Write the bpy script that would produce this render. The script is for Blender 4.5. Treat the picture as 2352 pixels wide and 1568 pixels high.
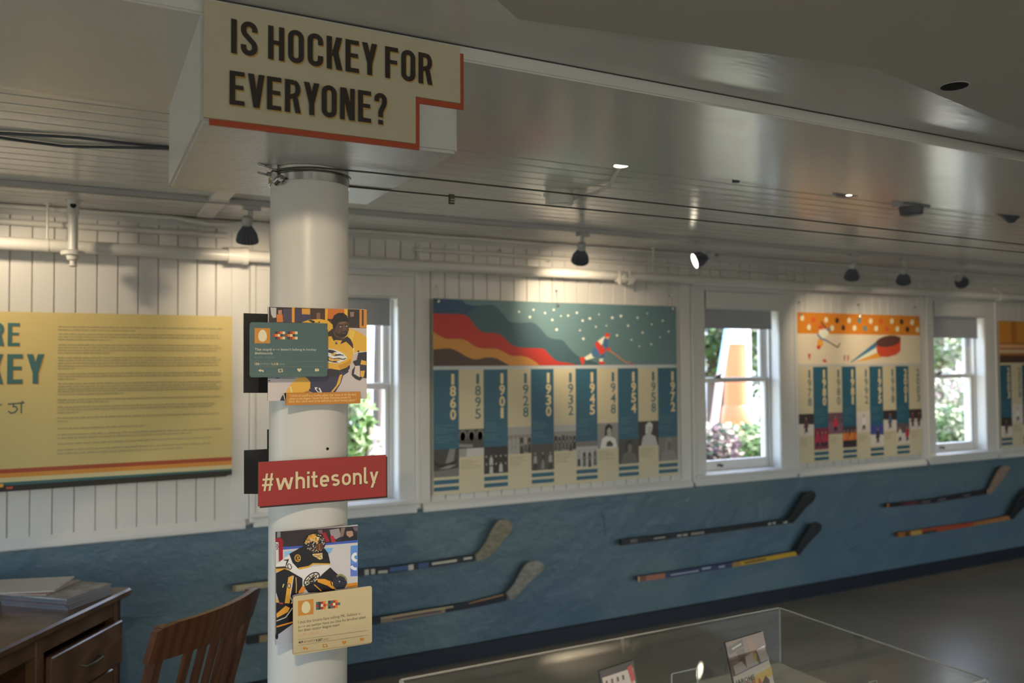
import bpy, bmesh, math, random
from math import sin, cos, pi, sqrt, atan2, hypot, radians
from mathutils import Vector, Matrix
random.seed(7)
for o in list(bpy.data.objects): bpy.data.objects.remove(o)
S = bpy.context.scene
COL = S.collection

# ------------------------------------------------------------------ camera
F = 1902.2; YAW, PITCH, ROLL = 0.479184, 0.0286867, -0.0062797; EYE = 1.6
WV = Vector((sin(YAW)*cos(PITCH), cos(YAW)*cos(PITCH), sin(PITCH)))
_r = Vector((cos(YAW), -sin(YAW), 0)); _u = _r.cross(WV)
RV = _r*cos(ROLL) + _u*sin(ROLL); UV = -_r*sin(ROLL) + _u*cos(ROLL)
cam = bpy.data.cameras.new('camera'); co = bpy.data.objects.new('camera', cam); COL.objects.link(co)
cam.sensor_width = 36; cam.lens = F/2352*36; cam.clip_start = .05; cam.clip_end = 200
M = Matrix((RV, UV, -WV)).transposed().to_4x4(); M.translation = Vector((0, 0, EYE)); co.matrix_world = M
cam.dof.use_dof = True; cam.dof.focus_distance = 1.95; cam.dof.aperture_fstop = 2.9
S.camera = co

def ray(px, py): return (px-1176)*RV - (py-784)*UV + F*WV
def onY(px, py, Y):            # photo position -> point of the plane y = Y (a wall or panel)
    d = ray(px, py); t = Y/d.y; return Vector((t*d.x, Y, EYE+t*d.z))
def onZ(px, py, Z):
    d = ray(px, py); t = (Z-EYE)/d.z; return Vector((t*d.x, t*d.y, Z))

# ------------------------------------------------------------------ light
EXPO = 1.0; SKYS = 1.0; SUNE = 5.0; SP = .9       # exposure, sky, sun, spot factor
vs = S.view_settings
S.display_settings.display_device = 'sRGB'
vs.view_transform = 'Standard'; vs.look = 'None'; vs.exposure = EXPO; vs.gamma = 1.0; vs.use_curve_mapping = False
wd = bpy.data.worlds.new('world'); S.world = wd; wd.use_nodes = True
nt = wd.node_tree; bg = nt.nodes['Background']
sky = nt.nodes.new('ShaderNodeTexSky'); sky.sky_type = 'NISHITA'; sky.sun_disc = False
sky.sun_elevation = radians(48); sky.sun_rotation = radians(100); sky.air_density = 1.0; sky.dust_density = 2.5
hsv = nt.nodes.new('ShaderNodeHueSaturation'); hsv.inputs['Saturation'].default_value = .9
nt.links.new(sky.outputs[0], hsv.inputs['Color']); nt.links.new(hsv.outputs[0], bg.inputs[0]); bg.inputs[1].default_value = SKYS
sl = bpy.data.lights.new('sun', 'SUN'); sl.energy = SUNE; sl.angle = radians(.6); sl.color = (1, .95, .86)
so = bpy.data.objects.new('sun', sl); COL.objects.link(so)
so.rotation_euler = Vector((-.93, .10, -.95)).to_track_quat('-Z', 'Y').to_euler()

WALL = 4.145      # face of the far wall boards
H0 = 2.30         # ceiling
def portal(name, x0, x1, z0, z1, y, sgn):
    l = bpy.data.lights.new(name, 'AREA'); l.shape = 'RECTANGLE'; l.size = x1-x0; l.size_y = z1-z0
    l.cycles.is_portal = True
    o = bpy.data.objects.new(name, l); COL.objects.link(o); o.location = ((x0+x1)/2, y, (z0+z1)/2)
    o.rotation_euler = Vector((0, sgn, 0)).to_track_quat('-Z', 'Z').to_euler()
WIN = [(.835, 1.476), (3.536, 4.181), (5.779, 6.402)]
for a, b in WIN: portal('window_portal', a, b, .90, 1.86, 4.40, -1)
NEARWIN = [(-2.5, -1.0), (-.1, 1.4), (2.4, 3.9), (5.2, 6.7), (8.0, 9.5)]
for a, b in NEARWIN: portal('window_portal', a, b, .85, 2.05, -3.75, 1)
LEFTWIN = [(-.4, .6), (2.0, 3.6)]
for a, b in LEFTWIN:
    l_ = bpy.data.lights.new('window_portal', 'AREA'); l_.shape = 'RECTANGLE'; l_.size = b-a; l_.size_y = 1.2; l_.cycles.is_portal = True
    o_ = bpy.data.objects.new('window_portal', l_); COL.objects.link(o_); o_.location = (-3.36, (a+b)/2, 1.45); o_.rotation_euler = Vector((1, 0, 0)).to_track_quat('-Z', 'Z').to_euler()

def spot(name, loc, aim, energy, size, blend=.5, color=(1, .82, .58), rad=.03):
    l = bpy.data.lights.new(name, 'SPOT'); l.energy = energy*SP; l.spot_size = radians(size); l.spot_blend = blend
    l.color = color; l.shadow_soft_size = rad
    o = bpy.data.objects.new(name, l); COL.objects.link(o); o.location = loc
    o.rotation_euler = (Vector(aim)-Vector(loc)).to_track_quat('-Z', 'Y').to_euler()
# near ceiling lamps, out of the frame, that light the pillar boards and the sign side of the room
spot('pillar_lamp_light', (-.10, .25, 2.22), (.50, 1.87, 1.18), 29, 45, .12, (1, .82, .58), .012)
spot('case_lamp_light', (2.2, .6, 2.22), (1.6, 1.0, 1.0), 6, 80, .8)

# ------------------------------------------------------------------ materials
def lin(c):
    c = c/255
    return c/12.92 if c <= .04045 else ((c+.055)/1.055)**2.4
def L(c, g=1): return tuple(min(.92, lin(v)*g) for v in c)+(1,)
MATS = {}
def mat(name, color, rough=.5, metal=0, spec=.5, noise=None, bump=None, emit=None, coat=0, wave=None, trans=0, ior=1.45):
    if name in MATS: return MATS[name]
    m = bpy.data.materials.new(name); m.use_nodes = True; n = m.node_tree.nodes; l = m.node_tree.links
    b = n['Principled BSDF']
    b.inputs['Base Color'].default_value = (*color[:3], 1); b.inputs['Roughness'].default_value = rough
    b.inputs['Metallic'].default_value = metal; b.inputs['Specular IOR Level'].default_value = spec
    b.inputs['Coat Weight'].default_value = coat; b.inputs['Coat Roughness'].default_value = .08
    b.inputs['Transmission Weight'].default_value = trans; b.inputs['IOR'].default_value = ior
    tc = n.new('ShaderNodeTexCoord')
    def coords(sc):
        mp = n.new('ShaderNodeMapping'); l.new(tc.outputs['Object'], mp.inputs[0]); mp.inputs['Scale'].default_value = sc if isinstance(sc, tuple) else (sc, sc, sc)
        return mp.outputs[0]
    if noise:      # (scale, colour2, lo, hi)
        t = n.new('ShaderNodeTexNoise'); t.inputs['Detail'].default_value = 5; t.inputs['Scale'].default_value = 1
        l.new(coords(noise[0]), t.inputs['Vector'])
        r = n.new('ShaderNodeValToRGB'); r.color_ramp.elements[0].position = noise[2]; r.color_ramp.elements[1].position = noise[3]
        r.color_ramp.elements[0].color = (*color[:3], 1); r.color_ramp.elements[1].color = (*noise[1][:3], 1)
        l.new(t.outputs[0], r.inputs[0]); l.new(r.outputs[0], b.inputs['Base Color'])
    if wave:       # wood grain (scale, colour2)
        t = n.new('ShaderNodeTexWave'); t.inputs['Scale'].default_value = 1; t.inputs['Distortion'].default_value = 6; t.inputs['Detail'].default_value = 3
        l.new(coords(wave[0]), t.inputs['Vector']); mx = n.new('ShaderNodeMix'); mx.data_type = 'RGBA'
        mx.inputs['A'].default_value = (*color[:3], 1); mx.inputs['B'].default_value = (*wave[1][:3], 1)
        l.new(t.outputs['Fac'], mx.inputs['Factor']); l.new(mx.outputs['Result'], b.inputs['Base Color'])
    if bump:       # list of (scale, strength, distance)
        prev = None
        for sc, st, di in bump:
            t = n.new('ShaderNodeTexNoise'); t.inputs['Detail'].default_value = 4; t.inputs['Scale'].default_value = 1
            l.new(coords(sc), t.inputs['Vector'])
            bp = n.new('ShaderNodeBump'); bp.inputs['Strength'].default_value = st; bp.inputs['Distance'].default_value = di
            l.new(t.outputs[0], bp.inputs['Height'])
            if prev: l.new(prev, bp.inputs['Normal'])
            prev = bp.outputs[0]
        l.new(prev, b.inputs['Normal'])
    if emit:
        b.inputs['Emission Color'].default_value = (*emit[0], 1); b.inputs['Emission Strength'].default_value = emit[1]
    MATS[name] = m; return m
WHITE = (.66, .63, .59)
M_board = mat('painted_boards', WHITE, .38, bump=[((6, 6, 30), .15, .004), (60, .08, .002)])
M_ceil = mat('gloss_ceiling_boards', (.70, .68, .63), .18, spec=.55, bump=[((2.5, 14, 3), .35, .006), ((14, 40, 20), .12, .002)])
M_beam = mat('gloss_beam_paint', (.68, .66, .62), .18, spec=.55, bump=[((2, 5, 5), .3, .008), ((20, 60, 30), .15, .002)])
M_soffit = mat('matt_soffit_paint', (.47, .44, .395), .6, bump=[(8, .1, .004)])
M_trim = mat('trim_paint', (.69, .665, .63), .35, bump=[(30, .08, .002)])
M_cap = mat('capital_paint', (.62, .61, .58), .30, spec=.5, bump=[((7, 7, 7), .35, .012), ((40, 90, 40), .45, .003)])
M_pillar = mat('pillar_paint', (.68, .65, .60), .36, bump=[((9, 9, 4), .22, .008), ((60, 60, 25), .22, .0015)])
M_pipe = mat('pipe_paint', (.64, .61, .56), .3, bump=[(20, .06, .002)])
M_blue = mat('blue_plaster', (.092, .150, .190), .42, noise=((1.3, 1.3, 2), (.125, .185, .195), .38, .66), bump=[((3.5, 3.5, 5), .6, .04), (22, .5, .012), ((50, 50, 90), .35, .004)])
M_base = mat('dark_baseboard', (.015, .017, .024), .45, bump=[(15, .1, .004)])
M_floor = mat('polished_floor', (.30, .245, .175), .32, spec=.35, noise=((1.2, 1.2, 1), (.22, .185, .135), .35, .7), bump=[(5, .06, .004)])
M_wallp = mat('plaster_wall', (.52, .49, .43), .7)
M_steel = mat('stainless_steel', (.55, .54, .52), .24, 1)
M_wire = mat('wire_rope', (.13, .125, .11), .4, .8, bump=[((400, 60, 60), .6, .002)])
M_blk = mat('black_board', (.012, .010, .010), .45)
M_edge = mat('board_edge', (.05, .045, .04), .5)
M_lamp = mat('lamp_grey', (.085, .09, .105), .45, .2)
M_lampw = mat('lamp_white', (.42, .41, .40), .4)
M_glow = mat('lamp_glow', (1, .9, .7), .3, emit=((1, .90, .66), 4))
M_off = mat('lamp_face', (.35, .33, .3), .15)
M_blind = mat('blind_fabric', (.40, .41, .43), .85)
M_brass = mat('aged_metal', (.10, .085, .06), .4, .7)
M_desk = mat('oak_desk', (.105, .054, .024), .38, wave=((2, 14, 14), (.07, .034, .015)), coat=.25)
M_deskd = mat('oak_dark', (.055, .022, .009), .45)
M_chair = mat('chair_wood', (.105, .036, .013), .33, wave=((10, 10, 3), (.065, .021, .008)), coat=.35)
M_paper = mat('page_edges', (.24, .25, .29), .8, bump=[((3, 3, 300), .4, .003)])
M_deck = mat('case_deck', (.62, .57, .44), .5)
M_void = mat('void', (.004, .004, .004), .9)

def print_mat(name, rough):
    m = bpy.data.materials.new(name); m.use_nodes = True; n = m.node_tree.nodes
    a = n.new('ShaderNodeAttribute'); a.attribute_name = 'Col'
    m.node_tree.links.new(a.outputs['Color'], n['Principled BSDF'].inputs['Base Color'])
    n['Principled BSDF'].inputs['Roughness'].default_value = rough
    return m
M_print = print_mat('print_satin', .42); M_printg = print_mat('print_gloss', .3)

def glass(name, tint, gl):
    m = bpy.data.materials.new(name); m.use_nodes = True; n = m.node_tree.nodes; l = m.node_tree.links
    n.remove(n['Principled BSDF']); t = n.new('ShaderNodeBsdfTransparent'); g = n.new('ShaderNodeBsdfGlossy'); x = n.new('ShaderNodeMixShader')
    lw = n.new('ShaderNodeLayerWeight'); lw.inputs[0].default_value = .5
    pw = n.new('ShaderNodeMath'); pw.operation = 'POWER'; pw.inputs[1].default_value = 5; l.new(lw.outputs['Facing'], pw.inputs[0])
    f = n.new('ShaderNodeMath'); f.operation = 'MULTIPLY_ADD'; f.inputs[1].default_value = .95-gl; f.inputs[2].default_value = gl; l.new(pw.outputs[0], f.inputs[0])
    t.inputs[0].default_value = (*tint, 1); g.inputs['Roughness'].default_value = .02
    l.new(f.outputs[0], x.inputs[0]); l.new(t.outputs[0], x.inputs[1]); l.new(g.outputs[0], x.inputs[2]); l.new(x.outputs[0], n['Material Output'].inputs[0])
    return m
M_glass = glass('window_glass', (.97, .98, .98), .03)
M_acryl = glass('acrylic', (.965, .97, .96), .04)
M_acedge = mat('acrylic_edge', (.62, .60, .54), .25, trans=.35)

# ------------------------------------------------------------------ helpers
def put(name, bm, m, parent=None, smooth=False, **props):
    me = bpy.data.meshes.new(name); bmesh.ops.recalc_face_normals(bm, faces=bm.faces) if props.pop('recalc', True) else None
    bm.to_mesh(me); bm.free()
    for x in (m if isinstance(m, (list, tuple)) else [m]): me.materials.append(x)
    if smooth:
        for p in me.polygons: p.use_smooth = True
        try: me.set_sharp_from_angle(angle=radians(38))
        except Exception: pass
    o = bpy.data.objects.new(name, me); COL.objects.link(o)
    if parent is not None: o.parent = parent
    for k, v in props.items(): o[k] = v
    return o
def thing(name, loc, label, cat, group=None, rz=0):
    o = bpy.data.objects.new(name, None); COL.objects.link(o); o.location = loc; o.rotation_euler = (0, 0, rz)
    o.empty_display_size = .05
    o['label'] = label; o['category'] = cat
    if group: o['group'] = group
    return o
def off(parent):          # world coordinates for children: shift meshes by the parent's location
    return Vector(parent.location) if parent is not None else Vector((0, 0, 0))
def tag(o, label, cat, group=None):
    o['label'] = label; o['category'] = cat
    if group: o['group'] = group
    return o
def box(bm, x0, x1, y0, y1, z0, z1, mi=0, o=(0, 0, 0), bev=0):
    vs_ = [bm.verts.new((x-o[0], y-o[1], z-o[2])) for x in (x0, x1) for y in (y0, y1) for z in (z0, z1)]
    fs = []
    for f in ((0, 1, 3, 2), (4, 6, 7, 5), (0, 4, 5, 1), (2, 3, 7, 6), (0, 2, 6, 4), (1, 5, 7, 3)):
        fc = bm.faces.new([vs_[i] for i in f]); fc.material_index = mi; fs.append(fc)
    if bev:
        es = list({e for f in fs for e in f.edges})
        r = bmesh.ops.bevel(bm, geom=es, offset=bev, segments=1, affect='EDGES', profile=.5, material=mi)
    return fs
def BX(*a, **k):
    bm = bmesh.new(); box(bm, *a, **k); return bm
def frame(d):
    d = Vector(d).normalized(); a = Vector((0, 0, 1)) if abs(d.z) < .9 else Vector((1, 0, 0))
    u = d.cross(a).normalized(); return u, d.cross(u).normalized(), d
def lathe(bm, base, d, prof, n=24, star=None, mi=0, capped=True):
    """prof: list of (distance along d, radius)"""
    u, v, d = frame(d); rings = []
    for t, r in prof:
        ring = []
        for i in range(n):
            a = 2*pi*i/n; rr = r*(1 if not star or i % 2 else star)
            ring.append(bm.verts.new(Vector(base)+d*t+u*rr*cos(a)+v*rr*sin(a)))
        rings.append(ring)
    for a, b in zip(rings, rings[1:]):
        for i in range(n):
            f = bm.faces.new((a[i], a[(i+1) % n], b[(i+1) % n], b[i])); f.material_index = mi
    if capped:
        for ring in (rings[0], rings[-1]):
            try: bm.faces.new(ring).material_index = mi
            except ValueError: pass
    return rings
def cyl(bm, a, b, r, n=14, mi=0, r2=None):
    a, b = Vector(a), Vector(b); lathe(bm, a, b-a, [(0, r), ((b-a).length, r if r2 is None else r2)], n, mi=mi)
def tube(bm, pts, r, n=8):
    pts = [Vector(p) for p in pts]; prev = None; rings = []
    u, v, _ = frame(pts[1]-pts[0])
    for i, p in enumerate(pts):
        d = (pts[min(i+1, len(pts)-1)]-pts[max(i-1, 0)]).normalized()
        u = (u-d*u.dot(d)).normalized(); v = d.cross(u)
        rings.append([bm.verts.new(p+u*r*cos(2*pi*k/n)+v*r*sin(2*pi*k/n)) for k in range(n)])
    for a, b in zip(rings, rings[1:]):
        for k in range(n): bm.faces.new((a[k], a[(k+1) % n], b[(k+1) % n], b[k]))
    bm.faces.new(rings[0]); bm.faces.new(rings[-1])
def prism(bm, pts, y0, y1, mi=0):
    """outline in (x,z), extruded from y0 to y1"""
    a = [bm.verts.new((x, y0, z)) for x, z in pts]; b = [bm.verts.new((x, y1, z)) for x, z in pts]
    n = len(pts)
    bm.faces.new(a).material_index = mi; bm.faces.new(b[::-1]).material_index = mi
    for i in range(n): bm.faces.new((a[i], b[i], b[(i+1) % n], a[(i+1) % n])).material_index = mi
def hexa(bm, p, mi=0):
    """eight corners: bottom 4, top 4"""
    v = [bm.verts.new(q) for q in p]
    for f in ((3, 2, 1, 0), (4, 5, 6, 7), (0, 1, 5, 4), (1, 2, 6, 5), (2, 3, 7, 6), (3, 0, 4, 7)):
        bm.faces.new([v[i] for i in f]).material_index = mi
def beam(bm, a, b, w, h, up=(0, 0, 1)):
    a, b = Vector(a), Vector(b); d = (b-a).normalized(); up = Vector(up)
    s = d.cross(up).normalized()*w/2; t = s.cross(d).normalized()*h/2
    hexa(bm, [a-s-t, a+s-t, b+s-t, b-s-t, a-s+t, a+s+t, b+s+t, b-s+t])

# ---- text as polygons
_cache = {}
def font_polys(s, bold=0.0, shear=0):
    k = (s, bold, shear)
    if k in _cache: return _cache[k]
    c = bpy.data.curves.new('t', 'FONT'); c.body = s; c.size = 1; c.resolution_u = 2; c.offset = bold; c.shear = shear; c.fill_mode = 'FRONT'
    c.dimensions = '2D'
    o = bpy.data.objects.new('t', c); COL.objects.link(o)
    me = bpy.data.meshes.new_from_object(o.evaluated_get(bpy.context.evaluated_depsgraph_get()))
    vs_ = [v.co.copy() for v in me.vertices]
    ps = [[(vs_[i].x, vs_[i].y) for i in p.vertices] for p in me.polygons]
    bpy.data.objects.remove(o); bpy.data.curves.remove(c); bpy.data.meshes.remove(me)
    _cache[k] = ps; return ps
def arc(cx, cy, rx, ry, a0, a1, n=9):
    return [(cx+rx*cos(radians(a0+(a1-a0)*i/n)), cy+ry*sin(radians(a0+(a1-a0)*i/n))) for i in range(n+1)]
def ribbon(pts, t, closed=False):
    n = len(pts); Ls, Rs = [], []
    for i in range(n):
        if closed: p0, p1, p2 = pts[i-1], pts[i], pts[(i+1) % n]
        else: p0, p1, p2 = pts[max(i-1, 0)], pts[i], pts[min(i+1, n-1)]
        def nrm(a, b):
            d = hypot(b[0]-a[0], b[1]-a[1]) or 1; return ((a[1]-b[1])/d, (b[0]-a[0])/d)
        n1 = nrm(p0, p1) if p0 != p1 else nrm(p1, p2); n2 = nrm(p1, p2) if p1 != p2 else n1
        mx, my = n1[0]+n2[0], n1[1]+n2[1]; l = hypot(mx, my) or 1; mx /= l; my /= l
        k = t/2/max(.5, mx*n1[0]+my*n1[1])
        Ls.append((p1[0]+mx*k, p1[1]+my*k)); Rs.append((p1[0]-mx*k, p1[1]-my*k))
    rng = range(n if closed else n-1)
    return [[Ls[i], Rs[i], Rs[(i+1) % n], Ls[(i+1) % n]] for i in rng]
def para(x0, y0, x1, y1, w): return [(x0, y0), (x0+w, y0), (x1+w, y1), (x1, y1)]
def R_(x0, y0, x1, y1): return [(x0, y0), (x1, y0), (x1, y1), (x0, y1)]
def caps(ch, w=.45, t=.15):
    h = t/2; r = (w-t)/2; g = []
    if ch == 'I': return [R_(0, 0, t, 1)], t
    if ch in 'HEFRK': g.append(R_(0, 0, t, 1))
    if ch == 'H': g += [R_(w-t, 0, w, 1), R_(t, .45, w-t, .58)]
    if ch in 'EF':
        w *= .90; g += [R_(t, 1-t*.92, w, 1), R_(t, .46, w*.93, .59)]
        if ch == 'E': g.append(R_(t, 0, w, t*.92))
    if ch in 'OC':
        top = arc(w/2, 1-h-r, r, r, 0, 180); bot = arc(w/2, h+r, r, r, 180, 360)
        g += ribbon(top+bot, t, True) if ch == 'O' else ribbon([(w-h, .66)]+top+bot+[(w-h, .34)], t)
    if ch == 'S':
        pts = [(w-h, .70)]+arc(w/2, 1-h-r, r, r, 0, 180)+[(h, .70), (h+.03, .625), (w/2, .50), (w-h-.03, .375), (w-h, .30)]+arc(w/2, h+r, r, r, 0, -180)+[(h, .31)]
        g += ribbon(pts, t)
    if ch == 'K': g += [para(.30*w, .40, w-t*1.15, 1, t*1.2), para(w-t*1.1, 0, .33*w, .60, t*1.2)]
    if ch == 'R':
        g += ribbon([(t*.5, 1-h), (w-h-r*.8, 1-h)]+arc(w-h-r*.8, 1-h-.205, r*.8, .205, 90, -90)+[(t*.5, .445)], t*.96)
        g.append(para(w-t*.98, 0, .48*w, .47, t*1.02))
    if ch == 'Y': g += [R_(w/2-t/2, 0, w/2+t/2, .45), para(w/2-t*.55, .38, -.01, 1, t*1.1), para(w/2-t*.55, .38, w-t*1.08, 1, t*1.1)]
    if ch == 'V': g += [para(w/2-t*.55, 0, -.01, 1, t*1.1), para(w/2-t*.55, 0, w-t*1.08, 1, t*1.1)]
    if ch == 'W': w *= 1.5; g += [para(w*.25-t/2, 0, 0, 1, t), para(w*.25-t/2, 0, w/2-t/2, .9, t), para(w*.75-t/2, 0, w/2-t/2, .9, t), para(w*.75-t/2, 0, w-t, 1, t)]
    if ch == 'A': g += [para(0, 0, w/2-t/2, 1, t), para(w-t, 0, w/2-t/2, 1, t), R_(w*.2, .2, w*.8, .33)]
    if ch == 'N': g += [R_(0, 0, t*.95, 1), R_(w-t*.95, 0, w, 1), para(w-t*1.15, 0, .02, 1, t*1.15)]
    if ch == '?':
        w *= .88; r = (w-t)/2
        g += ribbon([(h, .72)]+arc(w/2, 1-h-r, r, r, 180, 0)+[(w-h, .72), (w-h-.02, .62), (w/2+.03, .47), (w/2, .38), (w/2, .23)], t)
        g.append(R_(w/2-h, 0, w/2+h, .14))
    return g, w
def capstext(s, gap=.105, space=.29, t=.15, w=.45):
    out = []; x = 0
    for ch in s:
        if ch == ' ': x += space-gap; continue
        g, ww = caps(ch, w, t); out += [[(a+x, b) for a, b in p] for p in g]; x += ww+gap
        if ch in 'YV': x -= .035
    return out, x-gap
def lower(s='#whitesonly', t=.146):
    X = .70; h = t/2; out = []; x = 0
    for ch in s:
        g = []; w = .55; r = (w-t)/2
        if ch == '#': w = .66; g = [para(.10, 0, .24, 1, .12), para(.38, 0, .52, 1, .12), R_(.02, .28, .62, .40), R_(.05, .60, .66, .72)]
        elif ch == 'w': w = 1.0; q = t*1.08; g = [para(.25-q/2, 0, 0, X, q), para(.25-q/2, 0, .5-q/2, X*.98, q), para(.75-q/2, 0, .5-q/2, X*.98, q), para(.75-q/2, 0, 1-q, X, q)]
        elif ch in 'hn': g = [R_(0, 0, t, 1 if ch == 'h' else X)]+ribbon([(h, X-h-r*.9)]+arc(w/2, X-h-r, r, r, 150, 0)+[(w-h, 0)], t)
        elif ch == 'i': w = t; g = [R_(0, 0, t, X), R_(0, .82, t, .96)]
        elif ch == 't': w = .36; g = ribbon([(.06+h, .94)]+arc(.06+h+.10, .17, .10, .10, 180, 270, 5)+[(w, .07)], t)+[R_(-.03, X-.13, w-.02, X)]
        elif ch == 'e': g = ribbon([(h, .345), (w-h, .345)]+arc(w/2, X-h-r, r, r, 0, 180)+arc(w/2, h+r, r, r, 180, 318), t)
        elif ch == 's': w = .52; r = (w-t)/2; q = .135; g = ribbon(arc(w/2, X-h-q, r, q, 35, 180)+[(h+.03, X-h-q-.09), (w-h-.04, h+q+.10)]+arc(w/2, h+q, r, q, 20, -145), t)
        elif ch == 'o': g = ribbon(arc(w/2, X-h-r, r, r, 0, 180)+arc(w/2, h+r, r, r, 180, 360), t, True)
        elif ch == 'l': w = .25; g = ribbon([(h, 1)]+arc(h+.10, .17, .10, .10, 180, 270, 5)+[(w, .07)], t)
        elif ch == 'y': q = t*1.1; g = [para(w/2-q/2, .0, 0, X, q), para(w/2-q*.62-.13, -.26, w-q, X, q)]
        out += [[(a+x, b) for a, b in p] for p in g]; x += w+(.125 if ch not in '#' else .14)
    return out, x-.125

class Print:
    """flat printed picture or lettering: coloured polygons on the plane y = Y, each layer a hair in front of the last"""
    def __init__(s, Y, o=(0, 0), sc=1, gain=1.0, step=.00005):
        s.Y = Y; s.o = o; s.sc = sc; s.g = gain; s.step = step; s.v = []; s.f = []; s.c = []; s.y = Y; s.T = None
    def m(s, x, y):
        p = onY(s.o[0]+x/s.sc, s.o[1]+y/s.sc, s.Y); return (p.x, p.z)
    def w(s, col, pts, up=True, hair=0.0):
        s.y -= s.step if up else hair
        if s.T: pts = [s.T(*p) for p in pts]
        a = sum(pts[i-1][0]*pts[i][1]-pts[i][0]*pts[i-1][1] for i in range(len(pts)))
        if abs(a) < 1e-10: return
        if a < 0: pts = pts[::-1]
        b = len(s.v); s.v += [(x, s.y, z) for x, z in pts]; s.f.append(list(range(b, b+len(pts)))); s.c.append(L(col, s.g))
    def p(s, col, xy, up=True):
        s.w(col, [s.m(xy[i], xy[i+1]) for i in range(0, len(xy), 2)], up, 1.2e-5)
    def e(s, col, cx, cy, rx, ry=None, rot=0, n=14, up=True):
        ry = ry or rx; c_, s_ = cos(radians(rot)), sin(radians(rot)); q = []
        for i in range(n):
            a, b = rx*cos(2*pi*i/n), ry*sin(2*pi*i/n); q += [cx+a*c_-b*s_, cy+a*s_+b*c_]
        s.p(col, q, up)
    def l(s, col, xy, t, up=True):
        if up: s.y -= s.step
        pts = [(xy[i], xy[i+1]) for i in range(0, len(xy), 2)]
        for q in ribbon(pts, t): s.w(col, [s.m(*a) for a in q], False)
    def r(s, col, x0, z0, x1, z1, up=True): s.w(col, [(x0, z0), (x1, z0), (x1, z1), (x0, z1)], up)
    def polys(s, col, ps, x0, z0, x1, z1, bx, up=True, fan=True):
        """unit polygons with box bx=(a0,b0,a1,b1) stretched to the world box"""
        if up: s.y -= s.step
        a0, b0, a1, b1 = bx; kx = (x1-x0)/(a1-a0); kz = (z1-z0)/(b1-b0)
        for q in ps:
            if fan: s.y -= 8e-6
            s.w(col, [(x0+(a-a0)*kx, z0+(b-b0)*kz) for a, b in q], False)
    def text(s, col, t, x0, z0, cap, width=None, bold=0, shear=0, up=True):
        ps = font_polys(t, bold, shear)
        if not ps: return
        xs = [a for q in ps for a, b in q]; w_ = max(xs)-min(xs)
        k = cap/.69
        s.polys(col, ps, x0, z0, x0+(width or w_*k), z0+cap, (min(xs), 0, max(xs), .69), up, False)
    def done(s, name, parent, m=None, **props):
        me = bpy.data.meshes.new(name); oo = off(parent)
        me.from_pydata([(x-oo.x, y-oo.y, z-oo.z) for x, y, z in s.v], [], s.f)
        ca = me.color_attributes.new('Col', 'FLOAT_COLOR', 'CORNER'); i = 0; buf = []
        for f, c in zip(s.f, s.c): buf += list(c)*len(f)
        ca.data.foreach_set('color', buf); me.materials.append(m or M_print); me.update()
        ob = bpy.data.objects.new(name, me); COL.objects.link(ob); ob.parent = parent
        for k, v in props.items(): ob[k] = v
        return ob
def words(P, col, x0, x1, z, h, seed, frac=1.0):
    """a line of print too small to read: word-length strips"""
    rr = random.Random(seed); x = x0; end = x0+(x1-x0)*frac; P.y -= P.step
    while x < end:
        l = rr.uniform(1.5, 6)*h; P.r(col, x, z, min(x+l, end), z+h*rr.uniform(.55, .8), False); x += l+h*.7

# ================================================================== ROOM SHELL
XL, XR, YF_ = -3.2, 12.0, -3.6
BF, BR, BZ = 1.64, 2.28, 2.267          # beam: front, rear, underside
st = {'kind': 'structure'}
put('floor', BX(XL, XR, YF_, WALL+.02, -.1, 0), M_floor, **st)
bm = bmesh.new(); box(bm, XL, XR, YF_, BF, H0, H0+.1); box(bm, XL, XR, BR, WALL+.3, H0+.012, H0+.1)
CEIL = put('ceiling', bm, [M_beam], **st)
y = BR
i = 0
while y < WALL:
    bm = bmesh.new(); box(bm, XL, XR, y+.002, min(y+.0825, WALL+.01), H0-.0002*(i % 2), H0+.0119)
    es = [e for e in bm.edges if all(v.co.z < H0+.001 for v in e.verts) and abs(e.verts[0].co.y-e.verts[1].co.y) < 1e-4]
    bmesh.ops.bevel(bm, geom=es, offset=.0035, segments=1, affect='EDGES')
    put('board', bm, M_ceil, CEIL); y += .0845; i += 1
bm = BX(XL, XR, BF, BR, BZ, H0+.1)
es = [e for e in bm.edges if all(v.co.z < BZ+.001 for v in e.verts)]; bmesh.ops.bevel(bm, geom=es, offset=.004, segments=2, affect='EDGES')
put('ceiling_beam', bm, M_beam, **st)
# dark strip standing in for the thin shadow joint between beam and near ceiling
put('joint_shadow_strip', BX(XL, XR, BF-.004, BF-.0005, H0-.002, H0-.0003), M_edge, **st)

# far wall: backing, with the three window openings
zs, zt = .90, 1.96
bm = bmesh.new(); Yb, Yo = WALL+.012, WALL+.17
xs = [XL]+[v for ab in WIN for v in ab]+[XR]
for k in range(0, 8, 2): box(bm, xs[k], xs[k+1], Yb, Yo, .84, H0+.012)
for a, b in WIN: box(bm, a, b, Yb, Yo, .84, zs); box(bm, a, b, Yb, Yo, zt, H0+.012)
WB = put('wall_back', bm, [M_trim], **st)
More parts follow.
